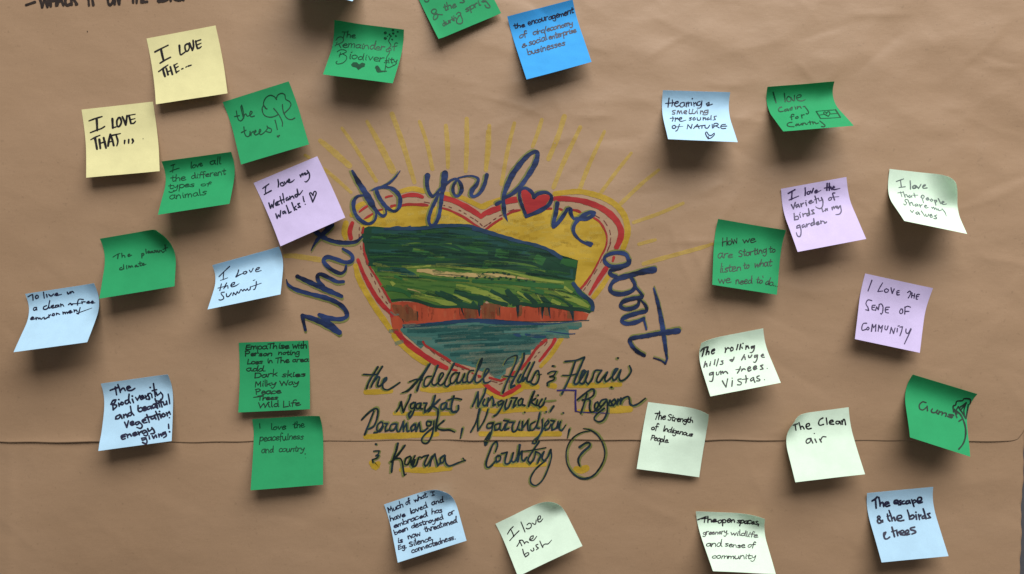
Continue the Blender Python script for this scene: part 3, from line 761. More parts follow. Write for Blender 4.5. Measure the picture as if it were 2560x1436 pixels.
# the script below the heart
K3, K2, K4, K6, K5 = (880, 880, 6.245), (1200, 780, 6.245), (1240, 870, 6.245), (1150, 1010, 6.526), (880, 1010, 7.18)
SH = (-2.6, 1.6)
painted('405,235 330,360 260,480 230,570;475,228 400,350 330,480 300,545;330,480 400,395 432,400 410,470 400,530 440,532 490,480 540,430 538,402 500,430 480,500 490,570,26 560,592 640,552 748,478,24;180,350,24 300,356 395,350', *K3, 30, night, upper, (-2.4, 1.2))
painted('1215,190,36 1110,350 980,500 880,600,38 780,640,16;1215,190,34 1130,330 1060,480 1015,605,36;900,465,24 1000,430 1100,435,22;1240,380,26 1170,390 1130,460 1130,530 1180,530 1230,460 1290,340 1340,215,34;1295,330 1250,460 1262,512 1310,512 1380,430 1430,350 1400,328 1360,400 1350,490 1380,520 1440,480 1520,330 1592,185,36;1545,280 1465,440 1450,520 1490,540 1540,495;1660,330 1600,330 1545,400 1540,485 1590,480 1650,400 1678,325;1670,340 1640,430 1640,488 1690,470 1750,380 1762,335;1758,345 1732,420 1732,480 1790,462 1805,390;1900,290 1840,300 1800,390 1810,470 1870,460 1940,330 2010,200 2032,105 1995,160 1940,340 1920,450 1960,482 2030,430 2110,330 2140,280 2100,268 2060,370 2060,470 2110,482 2170,450,14', *K3, 28, night, upper, SH)
painted('380,820,20 430,740 520,690 580,690,28 560,790 490,950 420,1100 358,1262,36;690,650,36 680,740 610,900 540,1030 490,1130 482,1182 540,1150;370,1000,22 460,1010 560,1012;640,975 590,1080 620,1100 680,1010;780,790 700,940 650,1060 672,1080 710,1030;852,780 780,930 730,1060 760,1095 800,1080 860,960 895,918 915,930 925,1020 890,1110 830,1132 775,1085;900,978,16 962,974,12', *K2, 30, night, upper, SH)
painted('1060,962,24 1120,930 1190,928 1150,990 1090,1010;1090,1010 1160,1020 1150,1060 1080,1090 1050,1112;1050,1112,30 1052,1148,34;1130,845,26 1155,845,26', *K2, 28, night, upper, (2.4, 0.8))
painted('1330,775,28 1430,765 1520,750 1632,708,36;1490,770 1440,920 1390,1060 1280,1280,36;1290,990,20 1400,990 1510,968;1630,715,34 1560,880 1490,1040 1472,1112 1520,1122 1600,1010 1650,930 1612,918 1570,1020 1560,1108 1620,1112 1670,1000 1690,925;1690,930 1652,1070 1690,1132 1750,1050 1800,920 1900,915 1850,990 1820,1080 1860,1100 1920,1030 1990,940;1990,945 1950,1040 1962,1092 2010,1062 2090,980 2150,890 2110,898 2070,1000 2080,1070 2130,1042 2200,905;2200,912 2172,1010 2190,1072 2250,1062 2320,1000 2362,920 2335,840,24;2155,720,34;2055,1175,32', *K2, 30, night, upper, (-2.2, 1.4))
painted('695,930 740,860 770,780,34;770,780 782,860 802,940;802,940 840,850 890,750 915,670,36;965,790 920,820 920,880 970,870 992,790;990,795 980,880 940,980 900,1030,34 885,980 920,930;1060,800 1010,820 1005,880 1050,880 1078,800;1075,805 1070,880 1102,890;1120,800 1170,800 1140,870 1140,942 1195,900 1240,850;1300,680,36 1270,790 1230,890 1195,930;1372,740 1280,830 1240,850 1290,860 1340,900 1345,960;1460,790 1400,820 1390,890 1440,890 1482,800;1480,805 1480,880 1520,892;1592,690,36 1560,800 1550,900 1580,940 1622,930;1500,752,26 1600,725 1712,742;1662,840,34 1660,900 1625,948,20', *K3, 30, night, upper, SH)
painted('1880,850 1930,740 1970,625,34;1970,625 1970,750 1970,850,40;1970,850 2020,750 2070,650 2090,570,30;2070,740 2042,810 2080,842 2130,765;2130,720 2112,840;2125,780 2190,700 2212,770 2200,840 2240,822;2340,760 2280,790 2290,840 2350,800 2370,770;2368,780 2328,880 2268,970 2220,1000,34;2418,745 2390,840 2398,900 2448,860 2488,765;2488,720 2578,718 2538,790 2518,868 2560,828;2648,728 2598,768 2598,838 2650,820 2670,740;2668,745 2658,818 2698,838;2848,618,36 2798,738 2758,850;2868,728 2788,778 2838,818 2868,838;2898,748 2878,828 2908,838;2968,738 2918,828 2938,870 2988,820 3028,720;2905,675,28;3150,848,36 3098,928,30;2698,942,28;3033,936,28;3300,952,28', *K3, 30, night, upper, SH)
painted('3030,768,36 3100,768,34 3180,758,30', *K3, 30, olive, upper, name='olive_tail')
painted('960,665,28 1100,660,24 1245,665,24;1245,665,30 1240,800,28 1245,985,30;1245,985,22 1320,1002,18 1550,1012,16 1770,1022,10', *K4, 25, violet, upper, name='painted_bracket')
painted('1270,810 1380,720 1480,650 1530,660,32 1520,740 1430,800 1350,815;1420,720 1380,850 1325,1020,34;1400,800 1468,820 1460,920 1480,1000 1540,985 1600,900 1585,845 1550,870 1540,930 1570,985 1640,932;1720,800 1650,820 1612,890 1650,910 1720,830;1730,810 1742,890 1732,1010 1680,1120 1600,1155,28 1535,1110 1570,1040 1690,945;1780,820 1762,890 1800,902;1850,800 1802,850 1830,902 1872,850 1850,800;1905,800 1890,882;1898,850 1950,785;1950,785 1945,870;1945,850 1985,790 2060,760 2082,800 2092,870 2140,902 2220,872 2330,788,24;1802,615,34', *K4, 30, night, upper, (2.4, 1.6))
painted('150,1060,30 250,960 350,890 400,900 400,990 370,1100 330,1170 255,1208,22;340,930 280,1080 198,1292,34;340,1265,26 400,1252 460,1180 482,1120 455,1095 400,1140 388,1220 440,1242 490,1160;510,1118 555,1120 522,1180 520,1240 572,1222;680,1120 610,1140 590,1220 650,1220 702,1130;700,1135 700,1220 740,1240 800,1090;800,1090 802,1240;802,1200 852,1120 860,1240 892,1232;970,1130 920,1180 930,1240 980,1200 992,1130;990,1135 1000,1240 1050,1110;1050,1110 1062,1180 1068,1240;1068,1240 1120,1240 1180,1190;1235,1090 1170,1090 1170,1150 1220,1150 1242,1090;1280,1080 1270,1200 1240,1320 1180,1420 1110,1420 1090,1360 1150,1280 1265,1185;1345,900,34 1340,1000 1318,1110 1310,1232;1432,1078 1340,1160 1345,1200 1420,1222 1520,1220 1602,1252,24;1722,1200,32 1690,1352,22', *K3, 28, night, upper, (2.0, -2.2))
painted('175,460 260,300 320,90,40;320,90 290,250 290,440;290,440 380,300 430,180 456,88,30;530,310 450,330 440,390 500,390 545,310;540,320 520,430 480,560 415,665,44 415,600 490,480;640,320 570,350 570,430 630,410 662,320;660,325 650,410 690,430 740,330;715,270 790,280 750,350 732,430 790,402;800,300 882,300 850,370 862,452 920,430 970,290;970,295 940,400 982,430;1020,290 1010,432;1030,385 1110,268;1110,268 1105,350 1112,432 1152,430;1225,290 1150,340 1140,430 1200,420 1262,320 1302,150,36;1272,280 1250,380 1292,400;1342,258 1340,400 1290,520 1200,600,26 1180,640 1232,640 1285,540 1342,440 1382,380 1450,300 1432,268 1382,340 1392,432 1452,400 1482,330;1482,270 1545,280 1502,350 1502,430 1572,390 1600,290;1600,300 1590,392 1640,300;1640,290 1620,400 1660,432 1722,350,22;1785,418,32 1750,562,16', *K6, 28, night, upper, (2.0, -2.2))
painted('390,850,26 440,845 490,845 470,900 430,930;430,930 480,930 450,970 370,1002;366,1000,26 376,1046,34;430,722,34', *K5, 30, night, lower, (1.4, 0.8))
painted('825,710,40 790,850 740,1000 710,1222,36;952,745,38 860,870 770,980 700,1042;780,985 860,978 900,1040 922,1180 940,1280 975,1258,20;1042,940 970,980 950,1080 1010,1080 1062,960;1060,965 1060,1080 1092,1122 1132,1000;1132,930 1082,1050 1092,1130 1152,1100 1202,960 1250,965;1250,970 1292,940 1372,920 1330,1000 1300,1080 1322,1120 1372,1072 1440,940;1440,940 1400,1112;1420,1012 1490,900 1512,1000 1540,1112 1592,1050;1662,920 1590,980 1590,1062 1640,1042 1672,930;1672,930 1682,1050 1730,1112 1800,1102 1920,1052 2040,1012,24;1992,975,24 2032,1022,26', *K5, 32, night, lower, (-2.6, 1.6))
painted('580,780 612,680 600,610,32 540,660 480,800 430,950 440,1030 500,1022 582,930;640,850 590,870 600,950 652,920 662,860 622,840;680,810 770,790;770,790 740,900 740,972 800,970 852,880 870,800;870,800 842,920 880,950 932,880 980,680,34;975,685,40 960,800 942,932;960,850 1012,770;1012,770 1010,900 1040,930 1092,870;1290,620 1220,720 1150,830 1110,920 1150,972 1210,892 1235,780;1235,780 1312,830 1270,965;1290,900 1372,780;1372,780 1340,880 1370,932 1430,870 1482,750,36;1482,750 1492,870,26 1440,1050 1350,1240 1240,1330 1160,1290 1160,1190 1250,1050 1402,920;1000,772,20 1150,760 1402,715,22;975,672,40', *K6, 30, night, lower, (-2.2, 1.8))
painted('1950,705,36 2050,640 2112,640,36 2112,690 2010,780 1942,870 1930,940 1952,1012,22', *K6, 34, night, lower, (2.2, 1.6), name='question_mark')
painted('2010,402,14 2130,430,26 2250,520,26 2340,680,24 2360,850,24 2290,1030,28 2160,1180,34 2000,1222,36 1860,1150,30 1760,1010,22 1730,850,20 1760,680,24 1850,550,26 1980,470,26 2130,440,18', *K6, 26, night, lower, (4.2, -0.5), 1.5, name='painted_circle')

for par, ck, t in [(upper, K3, '215,630,80 400,625,84 610,612,76;1090,585,70 1350,600,90 1700,556,84 2060,525,70;665,962,60 1100,968,64 1580,968,56;2010,880,60 2250,925,86 2600,902,86 3010,888,86;215,1325,84 700,1312,96 1330,1285,80'),
                   (upper, K2, '590,1165,110 760,1150,120 890,1170,84;1080,1140,90 1160,1160,96;1390,1150,70 1750,1148,84 2190,1135,70'),
                   (upper, K4, '1290,985,50 1500,995,56;1790,975,104 1950,962,116 2090,958,104'),
                   (upper, K6, '340,490,80 900,490,92 1625,490,86'),
                   (lower, K5, '880,1185,80 1300,1190,112 1760,1155,90;350,1060,100 420,1120,150 470,1070,90'),
                   (lower, K6, '570,1000,60 1000,1000,76 1380,985,76;1900,1070,110 1980,1080,120 2060,1050,110')]:
    for s in strokes(t, *ck):
        mb = MB()
        ribbon(mb, s, yellow, sheet_map, step=5, base=0.35, wob=0.06)
        sub(mb, 'yellow_underline', par)

for s in strokes('145,75,34 275,30,34;865,62,28 870,72,28;1035,455,12 1040,465,12', 40, 0, 5.818, 34):
    mb = MB()
    ribbon(mb, s, blackm, sheet_map, base=1.9)
    sub(mb, 'pen_mark', upper)
rw = random.Random(3)
for wd, x0, y0, x1, y1, xh in [('WHACK', 345, 100, 885, 72, 90), ('IT', 1045, 80, 1160, 68, 90), ('ON', 1320, 72, 1520, 60, 90), ('THE', 1668, 40, 1905, 28, 88), ('BIG', 2060, 12, 2450, 2, 88)]:
    mb = MB()
    for s in word_strokes(wd, x0, y0, x1, y1, xh, 38, 0.05, rw):
        s = [(40 + a / 5.818, b / 5.818, c / 5.818) for a, b, c in s]
        ribbon(mb, s, blackm, sheet_map, base=1.9)
    sub(mb, 'handwritten_word', upper, 'black marker capitals cut by the top of the picture')

# ------------------------------------------------------------------ sticky notes
NM = {
 'yellow': note_material('pale_yellow_note_paper', lin((226, 220, 164))),
 'green': note_material('green_note_paper', (0.021, 0.315, 0.118)),
 'ice': note_material('ice_blue_note_paper', lin((178, 216, 242))),
 'blue': note_material('bright_blue_note_paper', lin((62, 164, 236))),
 'lilac': note_material('lilac_note_paper', lin((208, 194, 236))),
 'mint': note_material('mint_note_paper', lin((219, 242, 222))),
}
INK = {
 'black': paint('black_ink', (24, 22, 26), (40, 36, 42), scale=90, rough=0.4),
 'navy': paint('dark_blue_ink', (22, 24, 44), (40, 40, 68), scale=90, rough=0.4),
 'green': paint('ink_on_green', (8, 58, 36), (12, 72, 44), scale=90, rough=0.5),
 'dgreen': paint('dark_ink_on_green', (14, 34, 24), (20, 52, 36), scale=90, rough=0.5),
 'grey': paint('grey_ink', (84, 96, 96), (120, 132, 130), alpha=0.92, anoise=0.1, scale=90),
 'plum': paint('plum_ink', (46, 36, 70), (70, 58, 96), scale=90, rough=0.4),
}
LN = 172.0
SV = np.linspace(0, 1, 97)
def sm(x):
    x = np.clip(x, 0, 1)
    return x * x * (3 - 2 * x)

class Surf:
    def __init__(self, q, hL, hR, a, b, tt, curls, bow):
        self.q = [np.array(p, float) for p in q]
        self.curls, self.bow = curls, bow
        rr = random.Random(int(q[0][0] * 7 + q[0][1]))
        self.wav = [rr.uniform(0, 6.28) for _ in range(4)] + [rr.uniform(0.6, 1.6), rr.uniform(-2.2, 2.2)]
        self.prof = []
        for h in (hL, hR):
            lo, hi = 0.0, 1.45
            for _ in range(40):
                mid = (lo + hi) / 2
                H, Wd = self.profile(mid, a, b, tt)
                if H[-1] < h:
                    lo = mid
                else:
                    hi = mid
            self.prof.append((H, Wd / Wd[-1]))
        unp = lambda p, h: np.array([CX + (p[0] - CX) * (1 - h / D), CY + (p[1] - CY) * (1 - h / D)])
        TL, TR, BR, BL = self.q
        b0 = 12.8
        self.TL, self.TR = unp(TL, self.prof[0][0][0] + b0), unp(TR, self.prof[1][0][0] + b0)
        self.BL, self.BR = unp(BL, self.prof[0][0][-1] + b0), unp(BR, self.prof[1][0][-1] + b0)
    def profile(self, thm, a, b, tt):
        th = thm * sm((SV - a) / (b - a)) - math.radians(tt) * (1 - sm(SV / 0.30))
        ds = SV[1] - SV[0]
        si, co = np.sin(th), np.cos(th)
        H = LN * np.concatenate([[0], np.cumsum((si[1:] + si[:-1]) / 2 * ds)])
        Wd = np.concatenate([[0], np.cumsum((co[1:] + co[:-1]) / 2 * ds)])
        return H - H.min(), Wd
    def plane(self, u, v):
        u, v = np.asarray(u, float).copy(), np.asarray(v, float).copy()
        add = np.zeros_like(u)
        for ex, ey, t0, R in self.curls:
            n = math.hypot(ex, ey)
            e = (ex / n, ey / n)
            corner = max(e[0], 0) + max(e[1], 0)
            t = np.clip(u * e[0] + v * e[1] - (corner - t0), 0, None) * LN
            ang = np.minimum(t / R, 2.2)
            adv = R * np.sin(ang) + (t - R * ang) * np.cos(ang)
            add += R * (1 - np.cos(ang)) + (t - R * ang) * np.sin(ang)
            u = u - e[0] * (t - adv) / LN
            v = v - e[1] * (t - adv) / LN
        vv = np.clip(v, 0, 1)
        ex_ = v - vv
        hl, hr = (np.interp(vv, SV, self.prof[i][0]) for i in (0, 1))
        wl, wr = (np.interp(vv, SV, self.prof[i][1]) + ex_ for i in (0, 1))
        PL = self.TL + (self.BL - self.TL) * wl[:, None]
        PR = self.TR + (self.BR - self.TR) * wr[:, None]
        P = PL + (PR - PL) * u[:, None]
        h = hl * (1 - u) + hr * u + add + self.bow * 4 * u * (1 - u) * vv
        p0, p1, p2, p3, wa, wt = self.wav
        h = h + sm(vv / 0.5) * (wa * np.sin(4.2 * u + p0) * np.sin(3.1 * vv + p1) + 0.35 * np.sin(9 * u + p2) * np.sin(8 * vv + p3) + wt * (2 * u - 1) * (2 * vv - 1) ** 2 + 1.4)
        return P, h
    def at(self, u, v, lift=0.0):
        P, h = self.plane(u, v)
        h = h + HB(P[:, 0], P[:, 1]) + 0.7
        if np.any(lift):
            e = 0.004
            w0 = world_pts(P[:, 0], P[:, 1], h)
            Pu, hu = self.plane(u + e, v)
            Pv, hv = self.plane(u, v + e)
            wu = world_pts(Pu[:, 0], Pu[:, 1], hu + HB(Pu[:, 0], Pu[:, 1]) + 0.7) - w0
            wv = world_pts(Pv[:, 0], Pv[:, 1], hv + HB(Pv[:, 0], Pv[:, 1]) + 0.7) - w0
            n = np.cross(wv, wu)
            n /= np.linalg.norm(n, axis=1)[:, None] + 1e-12
            return w0 + n * (np.asarray(lift) * S)[:, None] if np.ndim(lift) else w0 + n * lift * S
        return world_pts(P[:, 0], P[:, 1], h)
    def image(self, u, v):
        P, h = self.plane(u, v)
        h = h + HB(P[:, 0], P[:, 1]) + 0.7
        f = D / (D - h)
        return CX + (P[:, 0] - CX) * f, CY + (P[:, 1] - CY) * f
    def invert(self, x, y):
        TL, TR, BR, BL = self.q
        M = np.linalg.inv(np.array([TR - TL, BL - TL]).T)
        uv = (M @ (np.stack([x, y]) - TL[:, None]))
        u, v = np.clip(uv[0], 0.01, 0.99), np.clip(uv[1], 0.01, 0.99)
        for _ in range(14):
            fx, fy = self.image(u, v)
            e = 1e-3
            ax, ay = self.image(u + e, v)
            bx, by = self.image(u, v + e)
            a, c, b, d = (ax - fx) / e, (ay - fy) / e, (bx - fx) / e, (by - fy) / e
            det = a * d - b * c
            det = np.where(np.abs(det) < 400, 400 * np.sign(det + 1e-9), det)
            rx, ry = x - fx, y - fy
            u = np.clip(u + 0.8 * (d * rx - b * ry) / det, 0.0, 1.0)
            v = np.clip(v + 0.8 * (a * ry - c * rx) / det, 0.0, 1.0)
        return u, v
    def mapper(self, x, y, lift):
        u, v = self.invert(np.asarray(x, float), np.asarray(y, float))
        return self.at(u, v, 0.35 + 0.5 * np.asarray(lift))

def build_note(spec):
    corners, hL, hR, colour = spec['q'], spec['h'][0], spec['h'][1], spec['c']
    sf = Surf(corners, hL, hR, spec.get('a', 0.10), spec.get('b', 0.55), spec.get('tt', 0), spec.get('curl', []), spec.get('bow', 0))
    N = 36
    U, V = np.meshgrid(np.linspace(0, 1, N + 1), np.linspace(0, 1, N + 1))
    u, v = U.ravel(), V.ravel()
    front = sf.at(u, v)
    back = sf.at(u, v, -0.25)
    n = len(front)
    mb = MB()
    F = []
    for r in range(N):
        for c in range(N):
            i = r * (N + 1) + c
            F.append((i, i + N + 1, i + N + 2, i + 1))
            F.append((n + i, n + i + 1, n + i + N + 2, n + i + N + 1))
    ring = [c for c in range(N)] + [N + r * (N + 1) for r in range(N)] + [(N + 1) * (N + 1) - 1 - c for c in range(N)] + [(N - r) * (N + 1) for r in range(N)]
    mb.add(np.concatenate([front, back]), F, NM[colour])
    R = len(ring)
    mb.add(np.concatenate([front[ring], back[ring]]), [(i, (i + 1) % R, R + (i + 1) % R, R + i) for i in range(R)], NM[colour])
    origin = sf.at(np.array([0.5]), np.array([0.0]))[0]
    note = mb.build('sticky_note', origin)
    tag(note, spec['label'], 'sticky note', 'sticky notes on the brown paper')
    ox, oy, k = spec['z']
    w, ink = spec['w'], INK[spec['ink']]
    rnd = random.Random(spec['label'])
    mb = MB()
    for s in strokes(spec.get('pen', ''), ox, oy, k, w):
        ribbon(mb, s, ink, sf.mapper, step=1.4)
    for item in spec.get('words', '').split(';'):
        it = item.split()
        if not it:
            continue
        text, x0, y0, x1, y1, xh = it[0], *[float(t) for t in it[1:6]]
        ww = float(it[6]) if len(it) > 6 else w
        ink_w = INK[it[7]] if len(it) > 7 else ink
        for s in word_strokes(text, x0, y0, x1, y1, xh, ww, spec.get('sl', 0.12), rnd):
            s = [(ox + a / k, oy + b / k, c / k) for a, b, c in s]
            ribbon(mb, s, ink_w, sf.mapper, step=1.4)
    if mb.n:
        mb.build('handwriting', origin, note)
    for nm, pens, fills in spec.get('art', []):
        mb = MB()
        for s in strokes(pens, ox, oy, k, w):
            ribbon(mb, s, ink, sf.mapper, step=1.4)
        for pl in polys(fills, ox, oy, k):
            fill(mb, pl, ink, sf.mapper, 0.0, step=4)
        mb.build(nm, origin, note)
    return note

